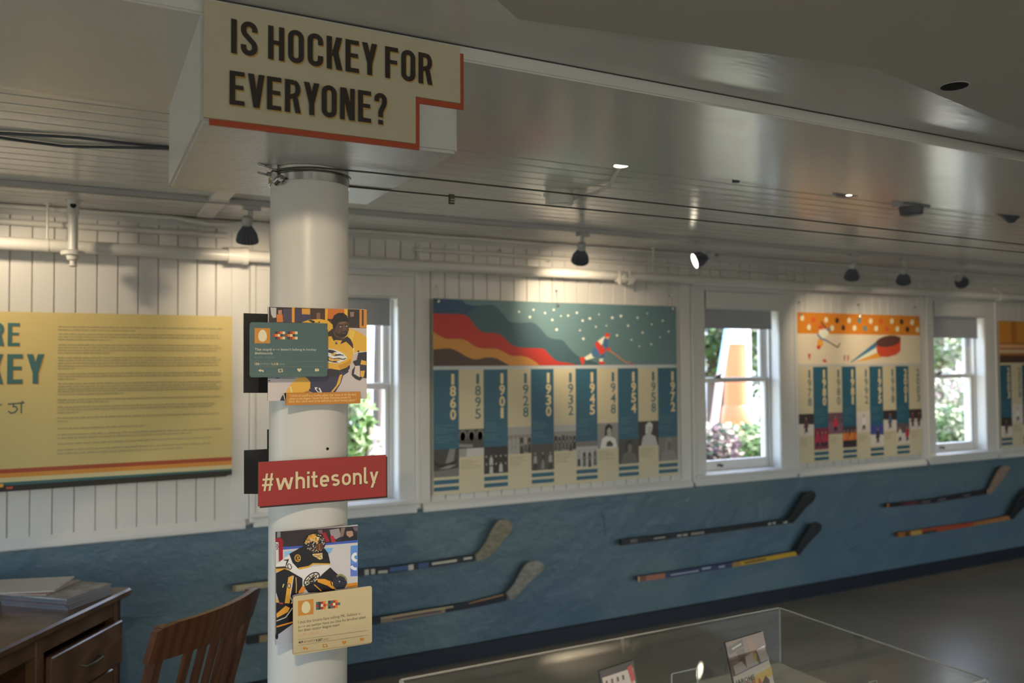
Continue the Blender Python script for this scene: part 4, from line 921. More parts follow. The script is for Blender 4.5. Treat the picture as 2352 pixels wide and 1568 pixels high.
ph1 = [ph_skate, ph_arena, people(G_(40), [G_(48), G_(170), G_(34)], 10, 2), people(G_(120), [G_(50), G_(80), G_(150)], 12, 3, (G_(150), .7, 1)), people(G_(70), [G_(50), G_(120), G_(150)], 6, 4), people(G_(135), [G_(45), G_(60), G_(80)], 12, 5, (G_(165), .75, 1)),
       people(G_(165), [G_(60), G_(90), G_(150)], 8, 6, (G_(110), .8, 1)), ph_port(G_(128), G_(30), G_(150), G_(200), G_(60)), ph_port(G_(66), G_(48), G_(110), G_(95)), ph_port(G_(48), G_(190), G_(170), G_(170)), ph_port(G_(110), G_(125), G_(95), G_(125))]
P.Y0 = P.Y; P.Y = P.Y-.0004
timeline(P, 1.665, .1486, 11, True, yrs, ph1)
P.done('print', t)
# ---- board 3
t = wallboard('timeline_board', 4.338, 5.610, .915, 1.952, CREAM, 1.25, 'smaller timeline board with an orange band and flying puck between two windows', hang=((4.37, 1.935), (4.96, 1.935), (5.58, 1.935)))
P = Print(YW, (1800, 660), 3.563, 1.35)
P.r((205, 190, 165), 4.339, 1.595, 5.609, 1.951); P.r((178, 174, 168), 4.339, 1.577, 5.609, 1.595, False); P.r((196, 118, 32), 4.339, 1.805, 5.609, 1.951)
P.y -= .0001
for k, (x, y, c) in enumerate(((152, 250, 'w'), (243, 265, 'r'), (347, 265, 'w'), (437, 270, 'k'), (535, 270, 'w'), (620, 270, 'b'), (712, 275, 'w'), (796, 275, 'r'), (885, 275, 'w'), (965, 280, 'k'), (1050, 285, 'w'), (207, 325, 'w'), (300, 330, 'r'), (397, 332, 'w'), (487, 330, 'k'), (580, 332, 'w'), (665, 335, 'b'), (757, 335, 'w'), (843, 337, 'r'), (930, 340, 'w'), (1012, 343, 'k'), (1095, 345, 'w'))):
    P.e({'w': (222, 205, 170), 'r': (200, 85, 45), 'k': (70, 45, 40), 'b': (90, 125, 130)}[c], x, y, 16, 24, 0, 10, False)
P.p((62, 110, 140), [545, 612, 760, 440, 760, 490, 560, 612]); P.p((225, 215, 195), [560, 612, 755, 490, 765, 540], False); P.p((215, 150, 50), [570, 612, 760, 535, 800, 572], False)
P.p((192, 72, 45), [755, 450, 958, 400, 955, 520, 920, 550, 850, 570, 790, 565, 765, 535]); P.e((92, 58, 50), 855, 440, 104, 46, -10)
P.p((80, 120, 140), [330, 345, 380, 330, 385, 345, 345, 362]); P.p((225, 215, 195), [290, 345, 345, 340, 370, 370, 350, 400, 320, 420, 285, 380]); P.p((215, 150, 60), [280, 425, 320, 415, 325, 470, 290, 500, 270, 480]); P.p((195, 70, 45), [268, 480, 300, 470, 300, 505, 275, 505]); P.e((200, 75, 50), 303, 322, 18, 16); P.l((70, 60, 60), [305, 280, 345, 335], 10); P.l((70, 110, 150), [275, 380, 300, 415, 365, 440], 12); P.l((70, 60, 55), [360, 440, 440, 490, 462, 455], 9)
P.p((190, 80, 60), [195, 545, 222, 540, 210, 600]); P.p((190, 80, 60), [315, 590, 340, 585, 355, 612, 325, 612], False); P.p((160, 90, 110), [490, 555, 505, 555, 500, 600, 492, 600], False); P.p((190, 80, 80), [520, 555, 535, 555, 528, 605, 520, 600], False)
yrs3 = ['1978', '1980', '1980', '1981', '1992', '1995', '1998', '2001', '2003']
rd = (165, 40, 60); wt = (195, 185, 175)
ph3 = [ph_players((50, 42, 40), wt, (90, 50, 60), rd, 1, 1), ph_players((110, 40, 60), (120, 60, 80), rd, (140, 50, 80), 3, 2), ph_players((100, 70, 80), (120, 80, 95), (190, 40, 60), rd, 1, 3), ph_players((60, 50, 60), (60, 45, 50), (200, 120, 50), (190, 100, 50), 4, 4), ph_players(wt, wt, (205, 200, 195), rd, 1, 5),
       ph_players((60, 70, 130), wt, (45, 48, 58), (45, 48, 60), 1, 6), ph_players((50, 40, 42), wt, (75, 85, 105), rd, 1, 7), ph_players((90, 75, 75), wt, (195, 190, 185), rd, 2, 8), ph_players((60, 40, 40), wt, (90, 60, 60), (80, 50, 50), 2, 9)]
P.Y = P.Y-.0004
timeline(P, 4.339, .1411, 9, False, yrs3, ph3, 1.576)
P.done('print', t)
# ---- board 4
t = wallboard('timeline_board', 6.572, 8.2, .912, 1.936, CREAM, 1.25, 'timeline board with brown and gold art cut off by the right edge of the view')
P = Print(YW, (1800, 660), 3.563, 1.35)
P.r((160, 100, 40), 6.573, 1.595, 8.199, 1.935); P.r((72, 48, 38), 6.573, 1.595, 8.199, 1.655)
for k in range(8): P.r((190, 125, 45), 6.573+k*.235, 1.76, 6.573+k*.235+.165, 1.934, k == 0)
P.r((205, 150, 110), 6.573, 1.715, 8.199, 1.742); P.r((190, 175, 140), 6.573, 1.675, 8.199, 1.700, False)
P.Y = P.Y-.0004
timeline(P, 6.573, .148, 11, True, ['2003', '2008', '2010', '2011'], ph3[:1]+ph3[4:7]+ph3[1:4], 1.576)
P.done('print', t)

# ================================================================== HOCKEY STICKS
YT = 4.085
def stick(o, sc, shaft, blade, cols, label, blcol, bands=(), extra=()):
    """shaft: [(x,y,half thickness)], blade outline; all read on the plane y=YT"""
    g_ = lambda x, y: tuple(onY(o[0]+x/sc, o[1]+y/sc, YT).xz)
    c = g_(*shaft[0][:2]); t = thing('hockey_stick', (c[0], YT, c[1]), label, 'hockey stick', 'hockey sticks mounted on the blue wall'); oo = t.location
    top = [g_(x, y-h) for x, y, h in shaft]; bot = [g_(x, y+h) for x, y, h in shaft]
    bm = bmesh.new()
    for i in range(len(shaft)-1):
        q = [bot[i], bot[i+1], top[i+1], top[i]]
        prism(bm, [(x-oo.x, z-oo.z) for x, z in q], 0, .018)
    bmesh.ops.remove_doubles(bm, verts=bm.verts, dist=.0002)
    put('shaft', bm, mat('stick_'+'_'.join(map(str, cols[0])), L(cols[0], 1.3)[:3], .35), t)
    bl = [g_(*q) for q in blade]; bm = bmesh.new(); prism(bm, [(x-oo.x, z-oo.z) for x, z in bl], -.002, .007)
    for v in bm.verts:
        k = (v.co.x-(bl[0][0]-oo.x)); v.co.y -= max(0, k)**2*.35
    put('blade', bm, mat('blade_'+'_'.join(map(str, blcol)), L(blcol, 1.3)[:3], .6, noise=((30, 30, 60), L(tuple(v*.85 for v in blcol), 1.3)[:3], .42, .62)), t)
    P = Print(YT, o, sc, 1.3); P.y -= .0002
    def at(s_):      # position along the shaft 0..1
        n_ = len(shaft)-1; k = min(n_-1, int(s_*n_)); f_ = s_*n_-k; a, b = shaft[k], shaft[k+1]; return tuple(a[j]+(b[j]-a[j])*f_ for j in range(3))
    for s0, s1, c_, *hh_ in bands:
        a, b = at(s0), at(s1); lo, hi = hh_ if hh_ else (-1, 1)
        P.p(c_, [a[0], a[1]+a[2]*lo, b[0], b[1]+b[2]*lo, b[0], b[1]+b[2]*hi, a[0], a[1]+a[2]*hi], False)
    P.y -= .0001
    for c_, q in extra: P.p(c_, q, False)
    if P.f: P.done('tape_and_print', t, kind='stuff')
    for s_ in (.12, .88):
        bm = bmesh.new(); a = at(s_); x, z = g_(a[0], a[1]); cyl(bm, (x-oo.x, .016, z-oo.z), (x-oo.x, WALL-.008-YT, z-oo.z), .006, 8)
        put('mounting_peg', bm, M_steel, t)
    return t
W_ = (175, 168, 150); K_ = (26, 26, 28)
stick((780, 1150), 3.752, [(-925, 757, 28), (-560, 712, 27), (0, 635, 26), (450, 595, 27), (1170, 492, 24)],
      [(1165, 465), (1200, 440), (1235, 395), (1270, 335), (1310, 250), (1345, 190), (1375, 163), (1405, 155), (1440, 162), (1470, 185), (1478, 215), (1465, 260), (1420, 320), (1360, 400), (1300, 465), (1235, 512), (1180, 520)],
      [(34, 34, 36)], 'black, white and blue hockey stick with grey blade, upper one behind the pillar', (120, 112, 92),
      [(0, .27, (150, 138, 108)), (0, .02, (120, 108, 84)), (.03, .18, (160, 150, 120), -.7, .4), (.50, .535, (165, 160, 140), -.6, .5), (.545, .565, W_, -.5, .6), (.62, .64, W_, -.9, .9), (.65, .67, W_, -.9, .8), (.685, .73, W_, -.1, .8), (.74, .80, (60, 84, 120), -.8, .7), (.80, .815, W_, -.9, .9), (.83, .86, (50, 74, 110), -.9, .9), (.87, .945, W_, -.5, .3), (.965, .99, W_, -.7, .1)],
      [((84, 74, 60), [1250, 470, 1300, 400, 1350, 310, 1385, 225, 1430, 230, 1410, 290, 1350, 380, 1290, 455])])
stick((780, 1150), 3.752, [(-800, 1208, 30), (-560, 1170, 29), (285, 1040, 27), (980, 925, 25), (1250, 880, 22), (1440, 825, 34)],
      [(1432, 790), (1465, 765), (1510, 705), (1560, 610), (1600, 545), (1640, 520), (1700, 512), (1735, 530), (1748, 560), (1738, 595), (1690, 640), (1630, 700), (1560, 785), (1510, 830), (1470, 855)],
      [(26, 27, 34)], 'worn wood and silver hockey stick with grey blade, lower one behind the pillar', (128, 124, 112),
      [(.0, .08, K_), (.09, .36, (135, 115, 85)), (.42, .58, (130, 112, 90)), (.42, .60, (160, 140, 105), -.9, -.3), (.45, .57, (70, 60, 70), -.1, .5), (.60, .70, (18, 20, 28)), (.70, .97, (150, 112, 70), -1, -.6)])
stick((1350, 1090), 3.92, [(300, 612, 26), (1000, 525, 20), (1600, 445, 18), (1830, 415, 20)],
      [(1790, 400), (1840, 340), (1880, 275), (1920, 205), (1955, 155), (2000, 140), (2025, 155), (2030, 190), (2010, 235), (1950, 300), (1890, 380), (1845, 435), (1800, 432)],
      [(28, 27, 26)], 'all-black hockey stick with small silver marks, upper one below the middle window', (22, 22, 22),
      [(.04, .07, (90, 85, 78), -.8, .5), (.14, .19, (150, 145, 135), -.3, .2), (.24, .26, (140, 132, 120), -.5, .5), (.265, .285, (140, 132, 120), -.5, .5), (.30, .36, (130, 122, 110), -.5, .5), (.55, .60, (60, 30, 28), .3, 1), (.70, .74, (150, 145, 135), -.5, .6), (.76, .80, (150, 145, 135), -.6, .5)],
      [((165, 158, 145), [1755, 430, 1820, 400, 1830, 425, 1770, 438])])
stick((1350, 1090), 3.92, [(450, 940, 23), (700, 908, 24), (1300, 812, 21), (1885, 706, 20)],
      [(1868, 690), (1880, 655), (1930, 570), (1975, 495), (2010, 435), (2045, 420), (2080, 440), (2090, 465), (2070, 510), (2010, 580), (1950, 660), (1910, 715), (1890, 728)],
      [(50, 56, 84)], 'blue and yellow hockey stick with a brown grip and black blade', (20, 20, 22),
      [(0, .33, (150, 95, 72)), (.0, .02, (180, 150, 110)), (.03, .10, (110, 70, 55)), (.36, .50, (170, 165, 165), -.1, .3), (.515, .56, (150, 150, 160), -.8, .0), (.60, .63, (150, 150, 155), -.4, .4), (.667, .71, (150, 110, 60)), (.71, 1.0, (178, 135, 30)), (.73, .84, (70, 55, 30), -.3, .4)])
stick((1900, 1000), 4.9, [(668, 790, 20), (1200, 735, 24), (1715, 648, 24), (1835, 625, 26)],
      [(1835, 655), (1790, 655), (1825, 600), (1840, 555), (1880, 475), (1920, 395), (1955, 350), (1995, 335), (2030, 345), (2025, 380), (1990, 450), (1940, 525), (1890, 600), (1855, 640)],
      [(40, 30, 36)], 'dark hockey stick with a pale wooden blade, upper one below the farthest window', (130, 108, 92),
      [(0, .02, (150, 80, 30)), (.02, .10, (22, 22, 24)), (.12, .22, (80, 36, 40)), (.25, .31, (95, 85, 88), -.4, .4), (.36, .42, (95, 85, 88), -.4, .4), (.55, .60, (90, 82, 85), -.4, .4), (.78, .88, (20, 22, 30)), (.90, 1, (150, 118, 80))],
      [((150, 140, 138), [1870, 585, 1855, 540, 1915, 430, 1965, 430, 1935, 510, 1890, 590])])
stick((1900, 1000), 4.9, [(805, 1118, 24), (960, 1100, 26), (1280, 1050, 26), (1700, 990, 20), (2075, 920, 24)],
      [(2040, 895), (2080, 830), (2120, 745), (2170, 670), (2240, 590), (2300, 555), (2345, 570), (2350, 610), (2290, 700), (2200, 800), (2140, 875), (2085, 945), (2060, 940)],
      [(150, 62, 38)], 'orange-red hockey stick with a black taped blade, lower one nearest the right edge', (18, 18, 20),
      [(0, .12, (150, 95, 30)), (.05, .10, (130, 50, 36), -.5, .5), (.12, .20, (70, 48, 24)), (.22, .33, (165, 130, 60)), (.34, .46, (50, 42, 24), 0, 1), (.72, 1, (150, 98, 52))])

# ================================================================== PIPES AND CONDUITS
def ptube(name, pts, r, label, m=M_pipe, n=12, cat='pipe', couplings=(), group=None):
    p0 = Vector(pts[0]); t = thing(name, p0, label, cat, group)
    bm = bmesh.new(); tube(bm, [Vector(p)-p0 for p in pts], r, n); put('tube', bm, m, t, smooth=True)
    for a, b, rr_ in couplings:
        bm = bmesh.new(); cyl(bm, Vector(a)-p0, Vector(b)-p0, rr_, 18); put('coupling', bm, m, t, smooth=True)
    return t
YPIP = 4.02
zp = (onY(300, 579, YPIP).z+onY(1392, 628, YPIP).z)/2
tx = lambda px, Y=YPIP: onY(px, 600, Y).x
pipe = ptube('sprinkler_pipe', [(XL+.01, YPIP, zp), (3.2, YPIP, zp), (XR-.01, YPIP, zp)], .028, 'thick white painted sprinkler pipe running along the top of the far wall', n=20,
      couplings=[((tx(523), YPIP, zp), (tx(558), YPIP, zp), .038), ((tx(556), YPIP, zp), (tx(569), YPIP, zp), .042), ((tx(1590), YPIP, zp), (tx(1604), YPIP, zp), .034), ((tx(2290), YPIP, zp), (tx(2310), YPIP, zp), .036)])
po = pipe.location
def head(x, lab):
    o_ = Vector((x, YPIP-.034, zp-.01))-Vector(pipe.location); bm = bmesh.new()
    lathe(bm, o_+Vector((0, .030, 0)), (-.1, -1, -.25), [(-.02, .036), (.022, .036), (.028, .027), (.048, .027), (.052, .018), (.070, .015)], 16)
    t = put('sprinkler_head', bm, M_pipe, pipe, smooth=True); t['label'] = lab; V_ = Vector
    bm = bmesh.new(); lathe(bm, o_+V_((-.004, -.088, -.024)), (-.1, -1, -.25), [(0, .022), (.004, .022)], 12); put('deflector', bm, M_trim, t)
    for a, b in (((-.018, -.024, -.008), (-.014, -.086, -.022)), ((.018, -.022, -.006), (.008, -.086, -.020))):
        bm = bmesh.new(); cyl(bm, o_+V_(a), o_+V_(b), .005, 6); put('frame_arm', bm, M_trim, t)
    for k in range(2):
        bm = bmesh.new(); cyl(bm, o_+V_((-.034+.068*k, -.012, .038)), o_+V_((-.034+.068*k, -.012, -.044)), .009, 8); put('bolt', bm, M_pipe, t)
head(tx(1424), 'white sprinkler fitting, brightly lit above the large timeline board')
# vertical drop with sprinkler in front of the pipe at left
YD = 3.90; px_ = onY(168, 520, YD).x
t = thing('sprinkler_drop', (px_, YD, 2.2), 'white vertical pipe drop with a sprinkler fitting at the upper left', 'pipe'); oo = t.location
bm = bmesh.new(); cyl(bm, (0, 0, H0-oo.z), (0, 0, onY(168, 578, YD).z-oo.z), .0185, 16); put('tube', bm, M_pipe, t, smooth=True)
bm = bmesh.new(); lathe(bm, (0, 0, H0-oo.z), (0, 0, -1), [(0, .026), (.018, .026), (.020, .022), (.050, .022), (.052, .0235), (.060, .0235), (.062, .019)], 18); put('collar', bm, M_pipe, t, smooth=True)
bm = bmesh.new(); lathe(bm, (0, -.0225, H0-oo.z-.024), (0, -1, .1), [(0, .012), (.003, .010)], 14); put('port', bm, M_void, t); put('bracket', BX(-.034, .034, -.012, .02, H0-oo.z-.004, H0-oo.z-.0005), M_pipe, t)
zf = onY(168, 580, YD).z-oo.z
bm = bmesh.new(); lathe(bm, (0, 0, zf+.01), (0, 0, -1), [(0, .030), (.006, .043), (.020, .040), (.024, .026), (.040, .022), (.046, .012), (.058, .011), (.062, .018), (.066, .018), (.070, .006)], 16); put('sprinkler', bm, M_pipe, t, smooth=True)
bm = bmesh.new(); box(bm, -.045, -.020, -.008, .008, zf-.012, zf+.006, bev=.002); put('clamp_ear', bm, M_pipe, t); bm = bmesh.new(); box(bm, .020, .045, -.008, .008, zf-.012, zf+.006, bev=.002); put('clamp_ear', bm, M_pipe, t)
# strap hangers
for px, lab in ((108, 'thin white strap hanger round the pipe beside the left sprinkler drop'), (1500, 'thin white strap hanger round the pipe right of the lit sprinkler fitting'), (2162, 'thin white strap hanger round the pipe near the right edge')):
    x = tx(px); t = thing('pipe_hanger', (x, YPIP, zp), lab, 'hanger')
    bm = bmesh.new(); lathe(bm, (-.007, 0, 0), (1, 0, 0), [(0, .030), (.014, .030)], 20); put('ring', bm, M_pipe, t, smooth=True)
    bm = bmesh.new(); cyl(bm, (0, 0, .028), (0, 0, H0-zp), .0045, 8); cyl(bm, (0, 0, H0-zp-.006), (0, 0, H0-zp), .016, 10); put('rod', bm, M_pipe, t)
# conduits
zc = onY(220, 522, WALL-.02).z
ptube('conduit', [(XL+.01, WALL-.018, zc), (onY(520, 550, WALL).x, WALL-.018, zc)], .0145, 'thin white conduit on the wall above the pipe at the left', n=10)
xa = onY(950, 568, WALL).x; zc2 = onY(1100, 582, WALL-.02).z
ptube('conduit', [(xa, WALL-.004, zc2), (xa+.004, WALL-.018, zc2), (6, WALL-.018, zc2+.002), (XR-.01, WALL-.018, zc2+.004)], .0125, 'thin white conduit on the wall above the pipe, starting above the large timeline board', n=10)
zq = onY(0, 474, WALL-.07).z
pts = [(XL+.01, WALL-.07, H0-.013), (onY(395, 490, 4.07).x, WALL-.07, H0-.013)]
for px, dz_ in ((430, .018), (450, .024), (480, .030), (520, .026), (550, .016), (590, .013)): pts.append((onY(px, 500, 4.07).x, WALL-.07, H0-dz_))
pts.append((onY(1640, 600, 4.07).x, WALL-.07, H0-.013))
ptube('conduit', pts, .0105, 'slim white conduit in the corner of the ceiling, sagging just left of the pillar', n=10)
ptube('conduit', [(onY(1650, 600, 4.07).x, WALL-.07, H0-.011), (XR-.01, WALL-.07, H0-.011)], .0095, 'slim white conduit in the ceiling corner at the right half of the wall', n=8)
# small pipe clips on the wall
for i, (px, py) in enumerate(((1152, 578), (1262, 596), (1590, 612), (1795, 625))):
    q = onY(px, py, WALL-.02); t = thing('pipe_clip', q, ('small white pipe clip, first to the right of the pillar above the timeline board', 'small white pipe clip with a screw left of the hanging spotlight over the timeline board', 'small white pipe clip under the lit spotlight bracket', 'small white pipe clip over the smaller timeline board')[i], 'clip')
    bm = bmesh.new(); lathe(bm, (0, .018, 0), (0, -1, 0), [(0, .016), (.012, .014), (.024, .007), (.030, .007)], 12); put('boss', bm, M_pipe, t, smooth=True); put('tab', BX(-.022, .022, .008, .016, -.006, .006, bev=.001), M_pipe, t)
# raceway across the ceiling left of the pillar
ra = onZ(503, 440, H0); rb = onZ(478, 500, H0)
t = thing('ceiling_raceway', (ra.x, 3.6, H0), 'flat white cable raceway across the ceiling boards just left of the pillar', 'raceway')
put('cover', BX(-.020, .052, -.40, .40, -.016, -.0005, bev=.002), M_trim, t); put('joint', BX(-.024, .056, -.05, -.02, -.019, -.0005, bev=.002), M_trim, t)
# loose cables on the ceiling, upper left
for i, (a, b, c) in enumerate((((-40, 303), (180, 316), (392, 340)), ((-40, 310), (150, 336), (392, 341)))):
    q = [onZ(*a, H0-.006), onZ(*b, H0-.006), onZ(*c, H0-.006)]
    t = thing('ceiling_cable', q[0], ('thin grey cable stapled straight across the ceiling boards at upper left', 'thin grey cable sagging under its twin across the ceiling boards at upper left')[1-i], 'cable')
    bm = bmesh.new(); tube(bm, [p_-q[0] for p_ in [q[0], q[0].lerp(q[1], .5)+Vector((0, .004*i, 0)), q[1], q[1].lerp(q[2], .5), q[2]]], .0045, 8); put('cable', bm, M_lamp, t, smooth=True)

# ================================================================== TRACK LIGHTS
YTR = 3.585
t = thing('lighting_track', (3, YTR, H0), 'long grey-white lighting track under the ceiling boards along the far wall', 'track')
bm = BX(-5.5, 8.9, -.017, .017, -.022, -.0005, bev=.002); put('rail', bm, M_lampw, t); put('slot', BX(-5.5, 8.9, -.006, .006, -.0225, -.0215), M_lamp, t)
def track_lamp(px, py, aim, label, on=False, energy=6, Yl=YTR, size=.046, spread=62, fins=True, laim=None):
    c = onY(px, py, Yl)       # centre of the lamp body
    d = (Vector(aim)-c).normalized()
    t = thing('track_spotlight', (c.x, Yl, H0-.022), label, 'spotlight', 'spotlights on the track'); oo = t.location
    back_ = c-d*.052; top = Vector((c.x+.012, Yl, H0-.022))
    put('adapter', BX(-.030+.012, .042+.012, -.016, .016, -.022, 0, bev=.003), M_lampw, t)
    bm = bmesh.new(); j = Vector((top.x, top.y, min(top.z-.022, back_.z+.022))); cyl(bm, top-oo+Vector((0, 0, -.020)), j-oo, .010, 10); cyl(bm, j-oo, back_-oo+d*.004, .017, 12); lathe(bm, back_-oo-d*.030, d, [(0, .018), (.008, .022), (.034, .022), (.040, .017)], 14)
    put('socket', bm, M_lampw, t, smooth=True)
    bm = bmesh.new(); lathe(bm, c-oo, d, [(-.048, .016), (-.040, .020), (-.010, size*.86), (.018, size), (.026, size), (.030, size*.94)], 40, star=.86 if fins else None); put('lamp_body', bm, M_lamp, t)
    bm = bmesh.new(); lathe(bm, c-oo, d, [(.0302, size*.90), (.0312, size*.86)], 24); put('lens', bm, M_glow if on else M_off, t)
    if energy: spot('track_light', c+d*.036, laim or aim, energy, spread, .9, rad=size*.6)
    return t
E1 = 9
track_lamp(568, 541, (.66, 3.86, 1.5), 'dark finned spotlight hanging from the track just left of the pillar', energy=E1*1.15, spread=88, laim=(.74, 4.14, 1.88))
track_lamp(1333, 590, (2.42, 3.98, 1.6), 'dark finned spotlight hanging over the large timeline board', energy=E1*2.3, spread=84, laim=(2.55, 4.14, 1.90))
track_lamp(1607, 595, (1.3, 4.35, 1.5), 'lit spotlight tilted sideways, its glowing face turned to the left', on=True, energy=E1*.8)
track_lamp(1957, 630, (4.55, 3.95, 1.4), 'dark spotlight over the smaller timeline board, left one of the two', energy=E1*1.15, spread=80, laim=(4.65, 4.14, 1.66))
track_lamp(2075, 640, (5.15, 3.95, 1.4), 'dark spotlight over the smaller timeline board, right one of the two', energy=E1*1.05, spread=80, laim=(5.25, 4.14, 1.62))
track_lamp(2207, 646, (7.1, 4.14, 1.5), 'dark spotlight tilted to the right, farthest along the track', energy=E1*.8)
spot('track_light', (-.42, YTR, 2.2), (-.12, 4.14, 1.86), E1*.95, 84, .9, rad=.03)
spot('track_light', (-1.5, YTR, 2.2), (-1.3, 4.14, 1.72), E1, 60, .7, rad=.03)
for x in (9.2, 10.4): spot('track_light', (x, YTR, 2.2), (x+.2, 4.14, 1.6), E1, 60, .7, rad=.03)
# beam-side ceiling fixtures
q = onZ(1285, 440, H0)
t = thing('smoke_detector', (q.x, q.y, H0), 'white cylindrical detector box on the ceiling boards, wire conduit leaving it', 'detector')
bm = bmesh.new(); lathe(bm, (0, 0, 0), (0, 0, -1), [(0, .058), (.05, .058), (.055, .056)], 32); put('housing', bm, M_pipe, t, smooth=True)
bm = bmesh.new(); lathe(bm, (0, 0, -.0551), (0, 0, -1), [(0, .050), (.003, .047)], 32); put('base_plate', bm, M_trim, t)
bm = bmesh.new(); cyl(bm, (-.06, 0, -.02), (-.072, 0, -.02), .008, 8); cyl(bm, (.02, -.045, -.0575), (.02, -.045, -.062), .004, 6); put('knockout', bm, M_pipe, t)
sp = Vector((onZ(1430, 381, H0-.03).x, onZ(1430, 381, H0-.03).y, H0))
ptube('conduit', [(q.x+.067, q.y-.005, H0-.022), (q.x+.10, q.y-.09, H0-.018), (q.x+.09, q.y-.22, H0-.014), (sp.x+.04, sp.y+.07, H0-.012), (sp.x+.01, sp.y+.03, H0-.012)], .008, 'bent thin conduit between the detector box and the small lit ceiling lamp', n=8)
t = thing('ceiling_lamp', (sp.x, sp.y, H0), 'small lit round ceiling lamp just beyond the beam above the detector box', 'light')
bm = bmesh.new(); lathe(bm, (0, 0, 0), (0, 0, -1), [(0, .034), (.026, .034), (.03, .026)], 24); put('housing', bm, M_lamp, t, smooth=True)
bm = bmesh.new(); lathe(bm, (-.006, 0, -.0302), (0, 0, -1), [(0, .025), (.001, .024)], 20); put('lens', bm, M_glow, t)
spot('ceiling_lamp_light', sp+Vector((0, 0, -.04)), sp+Vector((.0, .25, -1)), 3.5, 110, .6)
q = onZ(1950, 448, H0-.03)
t = thing('ceiling_lamp', (q.x, q.y, H0), 'shallow dark round ceiling lamp half hidden by the beam, over the smaller timeline board', 'light')
bm = bmesh.new(); lathe(bm, (0, 0, 0), (0, 0, -1), [(0, .05), (.022, .062), (.030, .045)], 24); put('housing', bm, M_lamp, t, smooth=True); bm = bmesh.new(); lathe(bm, (0, 0, -.0302), (0, 0, -1), [(0, .012), (.002, .010)], 12); put('lens', bm, mat('dim_glow', (1, .9, .7), .3, emit=((1, .9, .7), 2)), t)
q = onZ(2093, 478, H0-.03)
t = thing('ceiling_spotlight', (q.x, q.y, H0), 'grey ceiling can light on a wide plate, hanging past the beam at right', 'light')
bm = bmesh.new(); box(bm, -.09, .09, -.03, .03, -.028, -.0005, bev=.004); put('plate', bm, M_lampw, t); bm = bmesh.new(); lathe(bm, (0, 0, -.028), (0, 0, -1), [(0, .05), (.03, .045), (.034, .035)], 20); put('lamp_body', bm, M_lamp, t, smooth=True)
q = onZ(2322, 497, H0-.03)
t = thing('ceiling_spotlight', (q.x, q.y, H0), 'dark cone-shaped ceiling lamp at the right edge', 'light')
bm = bmesh.new(); lathe(bm, (0, 0, 0), (0, 0, -1), [(0, .055), (.01, .06), (.06, .012)], 20); put('lamp_body', bm, M_lamp, t, smooth=True)
q = onZ(1690, 415, H0-.02)
t = thing('ceiling_clip', (q.x, q.y, H0), 'tiny grey clip on the ceiling beside the beam, above the bright window reflection', 'clip')
put('body', BX(-.012, .012, -.01, .01, -.028, -.0005, bev=.003), M_lamp, t)

# ================================================================== DESK, PAPERS, CHAIR
u = Vector((-.550, -.835, 0)).normalized(); ang = atan2(u.y, u.x)
DC = onZ(304, 1350, .762)
# local frame: +x runs from the visible corner along the front edge, +y towards the back; the front face is y=0
t = thing('wooden_desk', (DC.x, DC.y, 0), 'dark oak writing desk with a slightly open drawer at lower left', 'desk', rz=ang)
Ld, Wd = 1.45, .74
sgn = -1          # back direction in local y
def DB(x0, x1, y0, y1, z0, z1, bev=.003):
    return BX(x0, x1, min(sgn*y0, sgn*y1), max(sgn*y0, sgn*y1), z0, z1, bev=bev)
put('desktop', DB(0, Ld, 0, Wd, .735, .765, .007), M_desk, t)
put('apron', DB(.03, Ld-.03, .035, .055, .672, .735), M_desk, t); put('side_panel', DB(.025, .050, .03, Wd-.03, .06, .735), M_desk, t); put('side_panel', DB(Ld-.05, Ld-.025, .03, Wd-.03, .06, .735), M_desk, t)
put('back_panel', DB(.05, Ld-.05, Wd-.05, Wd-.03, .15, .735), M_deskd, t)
for x in (.025, .46, .99-.0, Ld-.065):
    put('leg', DB(x, x+.04, .03, .07, 0, .735), M_desk, t); put('leg', DB(x, x+.04, Wd-.07, Wd-.03, 0, .735), M_desk, t)
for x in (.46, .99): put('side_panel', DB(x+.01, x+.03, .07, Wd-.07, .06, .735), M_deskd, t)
for s0 in (.07, 1.035):
    w_ = .385 if s0 < .5 else .345
    for k, (za, zb) in enumerate(((.505, .660), (.305, .485), (.09, .285))):
        pull = .028 if (s0 < .5 and k == 0) else .0
        d = put('drawer', DB(s0-.012 if pull else s0, s0+w_+(.010 if pull else 0), .030-pull, .052-pull, za, zb, .004), M_desk, t)
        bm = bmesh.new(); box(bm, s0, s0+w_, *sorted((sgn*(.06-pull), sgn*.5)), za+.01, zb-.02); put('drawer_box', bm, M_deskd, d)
        bm = bmesh.new(); cx = s0+w_/2; y_ = -sgn*(pull-.030)
        tube(bm, [(cx-.05, -sgn*(-.030+pull), (za+zb)/2), (cx-.045, -sgn*(-.030+pull)+.022, (za+zb)/2-.004), (cx, -sgn*(-.030+pull)+.026, (za+zb)/2-.006), (cx+.045, -sgn*(-.030+pull)+.022, (za+zb)/2-.004), (cx+.05, -sgn*(-.030+pull), (za+zb)/2)], .005, 8); put('handle', bm, M_brass, d, smooth=True)
    put('rail', DB(s0, s0+w_, .035, .06, .487, .503), M_desk, t); put('rail', DB(s0, s0+w_, .035, .06, .287, .303), M_desk, t)
